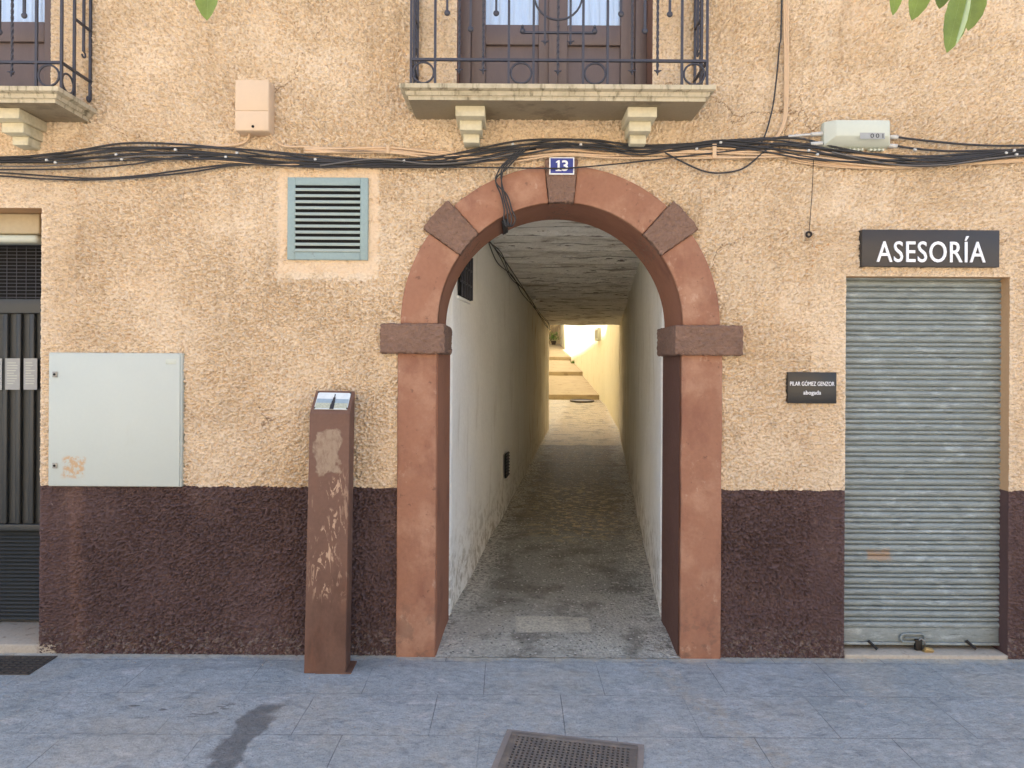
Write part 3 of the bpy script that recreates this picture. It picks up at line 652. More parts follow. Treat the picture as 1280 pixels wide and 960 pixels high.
# ceiling of shallow plastered vaults between joists, peeling
mb = MB(); ny, nx = 420, 30; vs = []
for j in range(ny+1):
    y = .452+(PE-.452)*j/ny; ph = (y/.62) % 1.0
    sc_ = .045*abs(math.sin(PI*ph))**.6 + (.05 if ph < .05 else 0)
    for i in range(nx+1):
        t = i/nx; x = pl(y)-.06+(pr(y)-pl(y)+.12)*t
        u = .02*float(perlin(np.array(x/.3), np.array(y/.2), 70))+.012*float(perlin(np.array(x/.5), np.array(y/.07), 71))
        hole = float(perlin(np.array(x/.22), np.array(y/.10), 72)); u += .03 if hole > .42 else 0
        vs.append((x, y, cz(y)+sc_+u))
w = nx+1
mb.add(vs, [(j*w+i, j*w+i+1, (j+1)*w+i+1, (j+1)*w+i) for j in range(ny) for i in range(nx)]).build('passage_ceiling', M['ceil'], H)
MB().add([(pl(.4)-.3, .46, 3.12), (pr(.4)+.3, .46, 3.12), (pr(PE)+.3, PE-.02, 3.12), (pl(PE)-.3, PE-.02, 3.12)], [(0, 1, 2, 3)]).build('floor_slab', M['reveal'], H)
# little barred window and low vent in the left passage wall
def on_left(y0, y1, z0, z1, out0, out1):
    a = .121; t = Vector((a, 1, 0)).normalized(); nrm = Vector((1, -a, 0)).normalized(); p0 = Vector((pl(y0), y0, 0)); L = (y1-y0)/t.y
    b = p0+t*L; c = [p0+nrm*out0, b+nrm*out0, b+nrm*out1, p0+nrm*out1]
    return [(q.x, q.y, z0) for q in c]+[(q.x, q.y, z1) for q in c]
BF = [(0, 3, 2, 1), (4, 5, 6, 7), (0, 1, 5, 4), (1, 2, 6, 5), (2, 3, 7, 6), (3, 0, 4, 7)]
def lbox(mb, *a): return mb.add(on_left(*a), BF)
wy0, wy1, wz0, wz1 = .70, 1.13, 2.14, 2.45
wn = lbox(MB(), wy0, wy1, wz0, wz1, .006, .020).build('passage_window', M['hole'], H)
mb = MB()
for k in range(5): y = wy0+.03+(wy1-wy0-.06)*k/4; lbox(mb, y-.007, y+.007, wz0, wz1, .024, .036)
for z in (wz0+.1, wz0+.21): lbox(mb, wy0, wy1, z-.006, z+.006, .02, .03)
mb.build('window_bars', M['iron'], wn)
mb = MB(); lbox(mb, wy0-.02, wy1+.02, wz0-.022, wz0-.001, .0, .016); mb.build('window_sill', M['white'], wn, bevel=.004)
vy0, vy1 = 3.12, 3.38
vn = lbox(MB(), vy0, vy1, .52, .76, .012, .022).build('low_vent', M['hole'], H)
mb = MB()
for k in range(8): z = .53+.22*k/7; lbox(mb, vy0, vy1, z-.006, z+.006, .022, .032)
mb.build('vent_slats', M['iron'], vn)

# ---- left metal door (recessed)
DY = .35
MB().box(LD[0]-.1, LD[1]+.1, -.0, .6, -.05, .05).build('door_sill', M['sill'], H, bevel=.008)
md = MB().box(LD[0], LD[1], DY, DY+.04, .055, LD[2]).build('metal_door', M['doormetal'], H)
DX1 = LD[1]
def dz(py): return P(25, py, DY).z
for a_, b__ in ((392, 374), (662, 654), (308, 298)): MB().box(LD[0], DX1, DY-.033, DY-.001, dz(a_), dz(b__)).build('door_rail', M['doormetal'], md, bevel=.004)
mb = MB()
for k in range(14):
    x = LD[0]+.02+k*.083
    mb.prism([(x-.016, dz(654)+.001), (x+.016, dz(654)+.001), (x+.016, dz(392)-.001), (x-.016, dz(392)-.001)], DY-.026, DY-.001)
mb.build('door_ribs', M['doormetal'], md, bevel=.006)
mb = MB(); k = 0; z = .075
while z < dz(662)-.02:
    mb.add([(LD[0], DY-.001, z+.018), (DX1, DY-.001, z+.018), (DX1, DY-.02, z), (LD[0], DY-.02, z), (LD[0], DY-.001, z-.002), (DX1, DY-.001, z-.002)], [(0, 1, 2, 3), (3, 2, 5, 4)]); z += .024
mb.build('door_louvre', M['doormetal'], md)
mb = MB(); z = dz(374)+.01
while z < dz(308): mb.tube([(LD[0], DY-.012, z), (DX1, DY-.012, z)], .0025, 5); z += .022
x = LD[0]
while x < DX1: mb.tube([(x, DY-.009, dz(374)), (x, DY-.009, dz(308))], .0025, 5); x += .06
mb.build('door_mesh', M['iron'], md)
MB().box(LD[0], DX1, DY-.006, DY-.002, dz(374), dz(308)).build('door_transom', M['hole'], md)
for (a, b, lab, cat) in ((-24, 3, 'white printed sheet partly cut by the photo edge on the dark metal door', 'notice'), (7, 25.5, 'white printed sheet between two ribs of the dark metal door', 'notice'), (30, 47, 'whiter and brighter printed sheet beside the door edge on the dark metal door', 'notice')):
    x0, x1, z0, z1 = rectpx(a, 487, b, 448, DY-.03)
    t = thing('paper_notice', lab, cat, ((x0+x1)/2, DY-.03, z0))
    under(MB().box(x0, x1, DY-.034, DY-.0315, z0, z1).build('sheet', M['paper']), t)
    mb = MB()
    for k in range(9):
        z = z1-.03-k*.016; mb.box(x0+.012, x1-.012-random.random()*.03, DY-.0352, DY-.0343, z, z+.004)
    under(mb.build('printed_lines', M['boxgrey']), t)
# strip lamp under the door head
x0, x1, z0, z1 = rectpx(-60, 302, 49, 277, .14)
t = thing('strip_lamp', 'old beige strip lamp fixed under the head of the metal door recess', 'lamp', ((x0+x1)/2, .2, z1))
under(MB().box(x0, x1, .14, .27, z0+.05, LD[2]-.004).build('housing', M['lampcase'], bevel=.008), t)
mb = MB(); mb.prism([(x0+.01, z0), (x1-.02, z0), (x1-.02, z0+.048), (x0+.01, z0+.048)], .15, .26); under(mb.build('diffuser', M['boxgrey'], bevel=.02), t)

# ---- roller shutter
SY = .085
s0, s1 = SH[0]-.03, SH[1]
def shutter():
    prof = []; z = .145; p = .0645
    while z < SH[2]+.05:
        for k in range(9):          # broad convex lath
            a = PI*k/8; prof.append((SY-.011*math.sin(a)**.7, z+.036*k/8))
        prof.append((SY+.012, z+.0365)); prof.append((SY+.012, z+.0400))
        for k in range(7):          # narrow convex lath
            a = PI*k/6; prof.append((SY-.008*math.sin(a)**.7, z+.0405+.0205*k/6))
        prof.append((SY+.012, z+.0612)); prof.append((SY+.012, z+.0643)); z += p
    vs = []; n = 3
    for i, (y, z) in enumerate(prof):
        for k in range(n+1): x = s0+(s1-s0)*k/n; vs.append((x, y+.002*math.sin(k*2.1+z*3), z))
    w = n+1; return MB().add(vs, [(j*w+i, j*w+i+1, (j+1)*w+i+1, (j+1)*w+i) for j in range(len(prof)-1) for i in range(n)])
rs = shutter().build('roller_shutter', M['shutter'], H)
for pgn in rs.data.polygons: pgn.use_smooth = True
rs.data.set_sharp_from_angle(angle=R(40))
MB().box(s0, s1, SY-.004, SY+.012, .065, .146).box(s0, s1, SY-.012, SY+.012, .048, .064).build('bottom_rail', M['shutter'], rs, bevel=.003)
c = P(1141, 797.5, SY-.018); mb = MB()
pts = []
for i in range(28):
    a = 2*PI*i/28; ox = .045*(1 if math.cos(a) > 0 else -1)
    pts.append((c.x+ox+.026*math.cos(a), c.y, c.z+.024*math.sin(a)))
mb.tube(pts, .006, 6, closed=True); mb.box(c.x-.045, c.x+.045, c.y-.002, c.y+.008, c.z-.004, c.z+.004)
mb.build('shutter_handle', M['shutter'], rs, smooth=True)
for px in (1090, 1213):
    c = P(px, 806, SY-.02); MB().tube([c+Vector((-.018, .01, .02)), c+Vector((.02, -.02, -.018))], .009, 6).build('bolt', M['shutdark'], rs)
MB().box(SH[0]+.002, SH[1]-.002, -.004, .3, -.05, .022).build('shutter_sill', M['sill'], H, bevel=.006)
MB().box(SH[0]-.2, SH[1]+.2, .29, .31, -.05, SH[2]+.2).build('shutter_backing', M['hole'], H)
c = P(1152, 806, SY-.02)
t = thing('padlock', 'small brass padlock hanging from the shutter hasp', 'padlock', c)
mb = MB(); mb.tube([c+Vector(q) for q in ((-.012, .0, .012), (-.02, -.006, .03), (-.008, -.01, .04), (.008, -.012, .028), (.014, -.014, .0))], .005, 7); under(mb.build('shackle', M['lockmetal'], smooth=True), t)
o = MB().box(-.026, .026, -.012, .012, -.022, .022).build('lock_body', M['brass'], bevel=.006); o.parent = t; o.location = (.024, -.022, -.028); o.rotation_euler = (.5, .25, .1)
o = MB().box(-.02, .02, -.01, .01, -.035, .03).build('hasp', M['shutdark'], rs, bevel=.004); o.location = (c.x-.02, c.y+.0, c.z+.004)

# ---- balconies
BX, BY, BZ = .232, -.30, 3.156
def balcony(off, dz_=0.):
    cx = BX+off; hw = .792
    prof = [(0, 3.084), (.0, 3.097), (.004, 3.104), (.012, 3.106), (.016, 3.117), (.018, 3.126), (.030, 3.129), (.042, 3.134), (.044, 3.156)]
    n = len(prof); vs = []
    for e, z in prof: vs += [(cx-hw-e, .02, z), (cx-hw-e, BY-e, z), (cx+hw+e, BY-e, z), (cx+hw+e, .02, z)]
    fs = [(4*i+k, 4*i+k+1, 4*i+k+5, 4*i+k+4) for i in range(n-1) for k in range(3)]+[tuple(4*(n-1)+k for k in range(4))]
    s = MB().add(vs, fs).build('balcony_slab', M['concrete_stone'], H)
    MB().add([(cx-hw, .02, 3.084), (cx-hw, BY, 3.084), (cx+hw, BY, 3.084), (cx+hw, .02, 3.084)], [(0, 1, 2, 3)]).build('slab_soffit', M['soffit_stone'], s)
    for sx in (-.468, .468):
        x = cx+sx; mb = MB()
        mb.box(x-.080, x+.080, -.225, .02, 3.026, 3.083); mb.box(x-.061, x+.061, -.162, .02, 2.970, 3.025); mb.box(x-.045, x+.045, -.10, .02, 2.920, 2.969)
        mb.build('corbel', M['corbel_stone'], s, bevel=.004)
    s.location.z = dz_
    x0, x1 = BD[0]+off, BD[1]+off
    mb = MB(); mb.box(x0-.1, x0+.001, .012, .3, BD[2], BD[3]); mb.box(x1-.001, x1+.1, .012, .3, BD[2], BD[3]); mb.box(x0, x1, .012, .3, BD[3]-.001, BD[3]+.1)
    mb.build('balcony_reveal', M['woodframe'], H)
    FY = .17; d = MB(); fw = .07
    d.box(x0+.001, x0+fw, FY, FY+.07, BD[2], BD[3]); d.box(x1-fw, x1-.001, FY, FY+.07, BD[2], BD[3]); d.box(x0+fw, x1-fw, FY, FY+.07, BD[3]-.08, BD[3]-.002)
    dr = d.build('balcony_door', M['wood'], H, bevel=.005)
    xm = (x0+x1)/2; LY = FY+.015; zp = 3.60; zr = 3.72
    for a, b in ((x0+fw+.002, xm-.002), (xm+.002, x1-fw-.002)):
        st = .085; l = MB()
        l.box(a, a+st, LY, LY+.045, BD[2], BD[3]-.083); l.box(b-st, b, LY, LY+.045, BD[2], BD[3]-.083)
        l.box(a+st, b-st, LY, LY+.045, zp, zr); l.box(a+st, b-st, LY, LY+.045, BD[2], BD[2]+.1); l.box(a+st, b-st, LY, LY+.045, BD[3]-.19, BD[3]-.083)
        l.build('door_leaf', M['wood'], dr, bevel=.004)
        MB().box(a+st+.001, b-st-.001, LY+.022, LY+.036, BD[2]+.1, zp-.001).build('door_panel', M['wood'], dr)
        MB().box(a+st+.001, b-st-.001, LY+.018, LY+.024, zr+.001, BD[3]-.191).build('pane', M['glass'], dr)
        cu = MB(); q = []; k = 60
        for i in range(k+1):
            x = a+st-.03+(b-a-2*st+.06)*i/k; y = LY+.034+.004*math.sin(i*.9)+.002*math.sin(i*2.3)
            q += [(x, y, zr-.06), (x, y, BD[3])]
        cu.add(q, [(2*i, 2*i+2, 2*i+3, 2*i+1) for i in range(k)]).build('curtain', M['curtain'], dr, smooth=True)
    MB().box(xm-.028, xm+.028, LY-.018, LY-.001, BD[2]+.02, BD[3]-.09).build('door_moulding', M['wood'], dr, bevel=.006)
    MB().box(x0-.1, x1+.1, .75, .77, BD[2]-.1, BD[3]+.1).build('room_wall', M['reveal'], dr)
balcony(0); balcony(LB, -.028)

RY = -.27
def rail(off, label, dz_=0.):
    t = thing('balcony_railing', label, 'railing', (BX+off, RY, BZ+dz_), 'wrought iron balcony railings')
    X = lambda px, py=60: P(px, py, RY).x-BX
    Z = lambda py: P(700, py, RY).z-BZ
    top = 1.0; xl, xr = X(514), X(884); zr = Z(75.5); th = .0064
    def bld(name, mb, **k): return mb.build(name, M['iron'], t, **k)
    def bar(x, z0, z1, y=0., w=.0064): bld('upright', MB().box(x-w, x+w, y-w, y+w, z0, z1))
    def twist(x, z0, z1, y=0.):
        mb = MB(); n = int((z1-z0)/.012); vs = []; s = .0078
        for i in range(n+1):
            z = z0+(z1-z0)*i/n; a = i*.55*1.0
            for k in range(4): q = a+k*PI/2; vs.append((x+s*math.cos(q), y+s*math.sin(q), z))
        mb.add(vs, [(4*i+k, 4*i+(k+1) % 4, 4*i+4+(k+1) % 4, 4*i+4+k) for i in range(n) for k in range(4)])
        bld('twisted_bar', mb)
    def star(x, z, y=0.):
        mb = MB(); mb.sphere((x, y, z), .010, 8, 5)
        for dx, dz_ in ((.02, .004), (-.02, .004), (0, -.022)): mb.tube([(x, y-.004, z), (x+dx, y-.008, z+dz_)], [.006, .003], 6)
        bld('finial', mb, smooth=True)
    def ball(x, z, y=0.):
        bld('ball_finial', MB().sphere((x, y, z), .0165, 12, 8, (1, .6, 1)), smooth=True)
    def ring(cx, z, r, y=0., side=False):
        pts = [((cx, y+r*math.cos(2*PI*i/28), z+r*math.sin(2*PI*i/28)) if side else (cx+r*math.cos(2*PI*i/28), y, z+r*math.sin(2*PI*i/28))) for i in range(28)]
        bld('ring', MB().tube(pts, .0058, 6, closed=True), smooth=True)
    def scroll(x, y, z, d=(0, -1)):
        pts = []
        for i in range(16):
            a = i/15*1.6*PI; r = .02*(1-i/22); pts.append((x+d[0]*(.02-r*math.cos(a)), y+d[1]*(.02-r*math.cos(a)), z-r*math.sin(a)))
        bld('scroll', MB().tube(pts, .006, 6), smooth=True)
    # horizontals
    for z, h in ((.006, .006), (zr, .0065), (top, .012)):
        bld('rail', MB().box(xl-th, xr+th, -.008, .008, z-h, z+h))
        for x in (xl, xr): bld('side_rail', MB().box(x-.007, x+.007, .0085, -RY+.0, z-h+.0005, z+h-.0005))
    for px in (514, 544, 636, 667, 729, 759.5, 852.5, 884): bar(X(px), .012, top-.012)
    for px in (574, 604, 790, 822): twist(X(px), Z(88), top); star(X(px), Z(89)); 
    twist(X(697.5), Z(89), top); star(X(697.5), Z(90))
    for px, py in ((558.7, 17), (588, 37), (620, 17), (776, 17), (806, 38), (837, 17)):
        bar(X(px), Z(py), top, w=.006); ball(X(px), Z(py))
    for px in (681, 713): bar(X(px), Z(52), top, w=.0055); star(X(px), Z(53))
    for px in (529.3, 651.5, 744, 868): ring(X(px), Z(91.8), .0555 if px in (651.5, 744) else .056)
    bld('short_rail', MB().box(X(655), X(741), -.007, .007, Z(41)-.005, Z(41)+.005))
    for px in (653, 743): bld('curl', MB().sphere((X(px), 0, Z(39)), .016, 8, 6).sphere((X(px), -.008, Z(37)+.012), .009, 8, 6), smooth=True)
    ring(X(697.5), Z(-5), .128)
    # sides
    for x in (xl, xr):
        bar(x, .012, top-.012, .11); twist(x, .06, top, .135) if not off else None; bar(x, .30, top, .195, w=.006)
        bld('scroll', MB().tube([(x, .195+.016*math.sin(a), .30-.016+.016*math.cos(a)) for a in [i*.35 for i in range(14)]], .0055, 6), smooth=True)
        bar(x, .05, top-.012, .258); ring(x, .064, .05, .055, True)
        bld('scroll', MB().tube([(x, .258-.014+.014*math.cos(a), .05-.014*math.sin(a)) for a in [i*.35 for i in range(13)]], .0055, 6), smooth=True)
        bld('side_rail', MB().box(x-.006, x+.006, .115, .254, .44, .452))
    return t
rail(0, 'wrought iron railing of the balcony above the arch')
rail(LB, 'wrought iron railing of the balcony cut by the left photo edge', -.028)

# ------------------------------------------------------------------ things on the facade
# louvred vent
x0, x1, z0, z1 = rectpx(360, 325, 461, 223)
t = thing('wall_vent', 'pale blue framed louvre vent with grey slats left of the arch', 'vent', ((x0+x1)/2, 0, z0))
fw = .045; mb = MB()
mb.box(x0, x0+fw, -.018, .02, z0, z1).box(x1-fw, x1, -.018, .02, z0, z1).box(x0+fw, x1-fw, -.0178, .02, z0, z0+fw).box(x0+fw, x1-fw, -.0178, .02, z1-fw, z1)
under(mb.build('frame', M['ventblue'], bevel=.003), t)
under(MB().box(x0+fw, x1-fw, -.0115, -.010, z0+fw, z1-fw).build('backing', M['hole']), t)
ns = 11; h = (z1-z0-2*fw)/ns
for k in range(ns):
    z = z0+fw+h*k
    under(MB().add([(x0+fw-.002, -.0145, z+h*.52), (x1-fw+.002, -.0145, z+h*.52), (x1-fw+.002, -.024, z+.004), (x0+fw-.002, -.024, z+.004), (x0+fw-.002, -.013, z+h*.48), (x1-fw+.002, -.013, z+h*.48), (x1-fw+.002, -.022, z), (x0+fw-.002, -.022, z)],
        [(0, 1, 2, 3), (4, 7, 6, 5), (0, 4, 5, 1), (3, 2, 6, 7), (0, 3, 7, 4), (1, 5, 6, 2)]).build('slat', M['ventslat']), t)

# grey cabinet
x0, x1, z0, z1 = rectpx(59.5, 608, 227, 441.5, -.03)
t = thing('meter_cabinet', 'large pale grey flat wall cabinet with tan smear and two locks', 'cabinet', ((x0+x1)/2, 0, z0))
under(MB().box(x0, x1, -.022, .02, z0, z1).build('case', M['cabinet'], bevel=.003), t)
under(MB().box(x0+.004, x1-.008, -.032, -.0225, z0+.004, z1-.004).build('door', M['cabinet'], bevel=.003), t)
for py in (468, 582):
    c = P(68.5, py, -.035)
    l = under(MB().box(c.x-.014, c.x+.014, -.038, -.0325, c.z-.016, c.z+.016).build('lock', M['lockmetal'], bevel=.003), t)
    o = MB().tube([(c.x, -.041, c.z), (c.x, -.0385, c.z)], .007, 10).build('keyhole', M['hole']); o.parent = l; 
    o.location = -(Vector(l.location)+t.location) if False else (0, 0, 0)
x, xx, z, zz = rectpx(207, 455, 220, 449, -.035)
under(MB().box(x, xx, -.0345, -.0325, z, zz).build('badge', M['boxgrey'], bevel=.001), t)

# beige junction box
x0, x1, z0, z1 = rectpx(293.5, 163.5, 336.5, 99.5, -.095)
t = thing('junction_box', 'beige plastic junction box with a seam, above the cables', 'junction box', ((x0+x1)/2, 0, z0))
zm = z0+(z1-z0)*.39
under(MB().box(x0, x1, -.092, .02, z0, z1).build('body', M['boxbeige'], bevel=.006), t)
under(MB().box(x0+.002, x1-.002, -.0965, -.0925, z0+.003, zm-.0015).build('lower_cover', M['boxbeige'], bevel=.002), t)
under(MB().box(x0+.002, x1-.002, -.0965, -.0925, zm+.0015, z1-.003).build('upper_cover', M['boxbeige'], bevel=.002), t)
c = P(316, 158, -.098); under(MB().tube([(c.x, -.099, c.z), (c.x, -.0966, c.z)], .008, 10).build('lock', M['hole']), t)

# splice box 001
x0, x1, z0, z1 = rectpx(1028, 186, 1111, 154, -.02)
t = thing('splice_box', 'grey plastic cable splice box with white cable glands, numbered 001', 'splice box', ((x0+x1)/2, 0, z0))
xi0, xi1 = x0+.05, x1-.03
v = [(x0, .01, z0), (x1, .01, z0), (x1, .01, z1), (x0, .01, z1), (x0, -.035, z0+.015), (x1, -.035, z0+.015), (x1, -.035, z1), (x0, -.035, z1),
     (xi0, -.085, z0+.055), (xi1, -.085, z0+.055), (xi1, -.085, z1-.004), (xi0, -.085, z1-.004)]
f = [(0, 1, 5, 4), (1, 2, 6, 5), (2, 3, 7, 6), (3, 0, 4, 7), (4, 5, 9, 8), (5, 6, 10, 9), (6, 7, 11, 10), (7, 4, 8, 11), (8, 9, 10, 11), (0, 3, 2, 1)]
under(MB().add(v, f).build('body', M['boxgrey'], bevel=.006), t)
for g_ in ((0, 1, 2, 3), (5, 6, 7, 8), (10, 11, 12, 13)):
    xa = x0+.035+g_[0]*(x1-x0-.07)/13; xb = x0+.035+g_[3]*(x1-x0-.07)/13; mb = MB(); mb.box(xa-.007, xb+.007, -.020, .0, z0-.006, z0+.001)
    for k in g_:
        x = x0+.035+k*(x1-x0-.07)/13; mb.box(x-.005, x+.005, -.030, -.0005, z0-.012, z0+.0005)
    under(mb.build('comb', M['boxgrey']), t)
a, b_, c_, d_ = rectpx(1086, 173.5, 1106, 166, -.086)
under(MB().box(a-.05, b_, -.0866, -.0855, c_, d_).build('sticker', M['paper']), t)
add_text('marking', '001', ((a+b_)/2, -.0874, (c_+d_)/2), (b_-a)*.8, (d_-c_)*.7, M['ink'], t, 1.4, depth=.0006)
for (xa, ya, xb, yb) in ((1014, 168, 1028, 167), (1013, 180, 1028, 179), (1111, 171, 1122, 171.5), (1111, 182, 1121, 182.5)):
    under(MB().tube([P(xa, ya, -.03), P(xb, yb, -.03)], .012, 8).build('gland', M['clip'], smooth=True), t)
for px in (1046, 1097):
    c = P(px, 153, -.03); under(MB().sphere(c, .010, 8, 6).build('catch', M['boxgrey'], smooth=True), t)

# shop sign
x0, x1, z0, z1 = rectpx(1077, 333, 1249, 288, -.03)
t = thing('shop_sign', 'black rectangular sign with large white capitals above the roller shutter', 'sign', ((x0+x1)/2, 0, z0))
under(MB().box(x0, x1, -.034, .015, z0, z1).build('board', M['signblack'], bevel=.002), t)
a, b_, c_, d_ = rectpx(1095.5, 322, 1231.5, 296, -.036)
add_text('lettering', 'ASESORÍA', ((a+b_)/2, -.0375, (rectpx(0, 322, 1, 291)[2]+rectpx(0, 322, 1, 291)[3])/2+.0035), b_-a, (d_-c_)*1.23, M['letter'], t, 1.08, .004, depth=.0035)
# small plaque
x0, x1, z0, z1 = rectpx(984, 504, 1045, 465.5, -.01)
t = thing('name_plaque', 'small black plaque with two white text lines left of the shutter', 'plaque', ((x0+x1)/2, 0, z0))
under(MB().box(x0, x1, -.018, .015, z0, z1).build('board', M['plaqueblack'], bevel=.002), t)
xm = (x0+x1)/2
add_text('lettering', 'PILAR GÓMEZ GENZOR', (xm, -.019, P(1014, 479, -.02).z), (x1-x0)*.91, .030, M['letter'], t, 1.0, .0, depth=.001)
add_text('lettering', 'abogada', (xm, -.019, P(1014, 491.5, -.02).z), (x1-x0)*.36, .031, M['letter'], t, 1.0, .0, depth=.001)
# house number
x0, x1, z0, z1 = rectpx(686.5, 218, 718, 196.5, -.045)
t = thing('house_number', 'blue enamel house number 13 plate on the keystone', 'number plate', ((x0+x1)/2, -.04, z0))
under(MB().box(x0, x1, -.0455, -.036, z0, z1).build('plate', M['enamel'], bevel=.002), t)
under(MB().box(x0+.007, x1-.007, -.0475, -.0458, z0+.007, z1-.007).build('field', M['plateblue']), t)
w_, h_ = x1-x0, z1-z0; cx_, cz_ = (x0+x1)/2, (z0+z1)/2
add_text('digit', '3', (cx_+.125*w_, -.0485, cz_), .25*w_, .62*h_, M['enamel'], t, 1.0, .02, depth=.001)
mb = MB(); mb.prism([(cx_-.17*w_, cz_-.25*h_), (cx_-.085*w_, cz_-.25*h_), (cx_-.085*w_, cz_+.31*h_), (cx_-.14*w_, cz_+.31*h_), (cx_-.235*w_, cz_+.22*h_), (cx_-.235*w_, cz_+.16*h_), (cx_-.17*w_, cz_+.19*h_)], -.0495, -.0477)
mb.box(cx_-.245*w_, cx_-.015*w_, -.0495, -.0477, cz_-.31*h_, cz_-.249*h_)
under(mb.build('digit', M['enamel']), t)

# ------------------------------------------------------------------ cables
def smooth_path(pts, n=8):
    out = []; q = [pts[0]]+pts+[pts[-1]]
    for i in range(1, len(q)-2):
        p0, p1, p2, p3 = q[i-1:i+3]
        for k in range(n):
            s = k/n; out.append(.5*((2*p1)+(p2-p0)*s+(2*p0-5*p1+4*p2-p3)*s*s+(3*p1-p0-3*p2+p3)*s**3))
    out.append(pts[-1]); return out
def cable(pts, r, m, label, group=None, y=-.03, name='cable'):
    w = [P(p[0], p[1], p[2] if len(p) > 2 else y) for p in pts]
    o = MB().tube(smooth_path(w), r, 7).build(name, m, smooth=True); c = Vector(w[0]); place_origin(o, c)
    return tag(o, label, 'cable', group)
KY = -.052
base = [(-1000, 205), (-600, 199), (-300, 206), (-90, 203), (0, 200), (80, 196), (150, 189), (215, 188), (280, 191), (340, 197), (410, 202), (480, 202), (540, 201), (600, 193), (650, 184), (700, 178.5), (750, 181), (800, 187), (850, 183), (900, 179), (950, 180), (1000, 184), (1050, 192), (1100, 198), (1160, 201), (1220, 196), (1280, 190), (1380, 188), (1700, 196), (2100, 190)]
LBLK = 'black cable in the thick bundle running across the facade'
GB = 'black cables bundled across the facade'
offs = [(-6, .9), (-4, .3), (-2.2, -.2), (-.6, .5), (1, -.6), (2.6, .1), (4.4, -.4), (6, .7), (8, -.2)]
for k, (o_, ph) in enumerate(offs):
    pts = []
    for i, (x, y) in enumerate(base):
        sp = 1.0+.45*math.sin(i*.9+1.3)
        yy = y+o_*sp*(.8 if 560 < x < 1000 else 1)+2.3*math.sin(i*1.7+k*2.1+ph)
        pts.append((x, yy, -.030-.012*((k*7) % 3)/2-(.022 if 660 < x < 760 else 0)-(.0 if not 600 < x < 660 else .012)))
    cable(pts, .0048 if k % 3 else .0062, M['black'], LBLK, GB)
# lower loose pair at the left
for k, d in enumerate((0, 4)):
    cable([(-1000, 214+d), (-500, 210+d), (-200, 206+d), (-60, 214+d), (0, 216+d), (60, 220+d), (120, 223+d*.4), (180, 219+d*.5), (240, 211+d), (300, 205+d*.3), (380, 206+d*.3), (480, 207+d*.5), (560, 206+d*.5), (620, 198), (670, 186)], .005, M['black'], 'thin black cable sagging lowest below the bundle on the left', 'two sagging black cables on the left', -.028)
cable([(-1000, 212), (-400, 206), (-60, 211), (0, 212), (90, 211), (160, 206), (220, 197), (300, 193)], .005, M['black'], 'black cable rising gently from the left photo edge into the bundle', None, -.04)
# one black cable crossing in front of the number plate
cable([(380, 207), (470, 208), (560, 209, -.045), (620, 209.5, -.055), (690, 210.5, -.056), (720, 209.5, -.056), (780, 204, -.05), (850, 196), (920, 188), (960, 184)], .0042, M['black'], 'single black cable crossing in front of the blue number plate', None, -.04)
cable([(830, 190), (850, 201), (880, 214), (905, 216), (930, 210), (952, 192), (960, 186)], .005, M['black'], 'black cable hanging in a loop below the bundle right of the arch', None, -.035)
# beige bundle
LB_ = 'beige cable lying in the bundle over the arch'
for k in range(6):
    pts = []
    for i, (x, y) in enumerate([(380, 187), (430, 188), (485, 188), (540, 193), (590, 198), (640, 197), (700, 190), (760, 192), (820, 191), (880, 191), (940, 192), (1000, 192), (1060, 199), (1120, 203)]):
        pts.append((x, y+(k-2.5)*(1.4 if x < 600 else 2.2)+1.4*math.sin(i*1.3+k*1.9), -.026-.006*(k % 2)-(.020 if 660 < x < 740 else 0)))
    if k == 0: pts = [(338, 168, -.05), (344, 176), (356, 183)]+pts
    cable(pts, .0062, M['beige'], LB_ if k else 'beige cable curving from the bottom of the junction box into the bundle', 'beige cables over the arch' if k else None, -.026)
for k in range(3):
    cable([(985, 194+k*3), (1010, 200+k*2.4), (1060, 206+k*1.8), (1130, 208+k), (1200, 206-k), (1280, 202-k*1.5), (1370, 200-k), (1700, 203-k), (2100, 196-k)], .0046, M['beige'], 'thin beige cable running below the black bundle on the right', 'thin beige cables on the right', -.02)
cable([(235, 194), (260, 200), (300, 203), (340, 206), (380, 205)], .004, M['beige'], 'short pale cable peeping out below the bundle under the junction box', None, -.036)
cable([(312, 167, -.05), (309, 175), (300, 180), (280, 182.5), (230, 183), (200, 186), (170, 190)], .0075, M['beige'], 'thick beige conduit curving left from the junction box', None, -.024)
# risers on the right
for k in range(3):
    cable([(980+k*2.4, -420), (980+k*2.4, 0), (981+k*2, 60), (981+k*1.8, 110), (980+k*1.6, 145), (974+k, 165), (962, 178+k), (945, 185+k)], .0055, M['beige'], 'beige cable rising upright right of the balcony', 'beige cables rising right of the balcony', -.022-.003*k)
cable([(981, -420), (977, 0), (974, 60), (968, 120), (962, 150), (955, 172), (948, 183)], .0045, M['black'], 'black cable hanging down beside the beige risers', None, -.03)
# leads of the splice box
cable([(1014, 168), (985, 170.5)], .007, M['clip'], 'white sheathed lead entering the splice box from the left', None, -.03)
cable([(985, 170.5), (960, 174), (930, 177), (880, 182)], .006, M['black'], 'black lead continuing the white sheath left of the splice box', None, -.032)
cable([(1013, 180), (980, 182), (950, 183), (920, 186)], .006, M['black'], 'lower black lead left of the splice box', None, -.034)
cable([(1122, 171.5), (1150, 175), (1200, 180), (1240, 182), (1290, 182), (1380, 181), (1700, 190), (2100, 184)], .006, M['black'], 'upper black lead right of the splice box', None, -.03)
cable([(1121, 182.5), (1145, 186), (1190, 189), (1240, 188), (1290, 187), (1380, 186), (1700, 193), (2100, 188)], .006, M['black'], 'lower black lead right of the splice box', None, -.032)
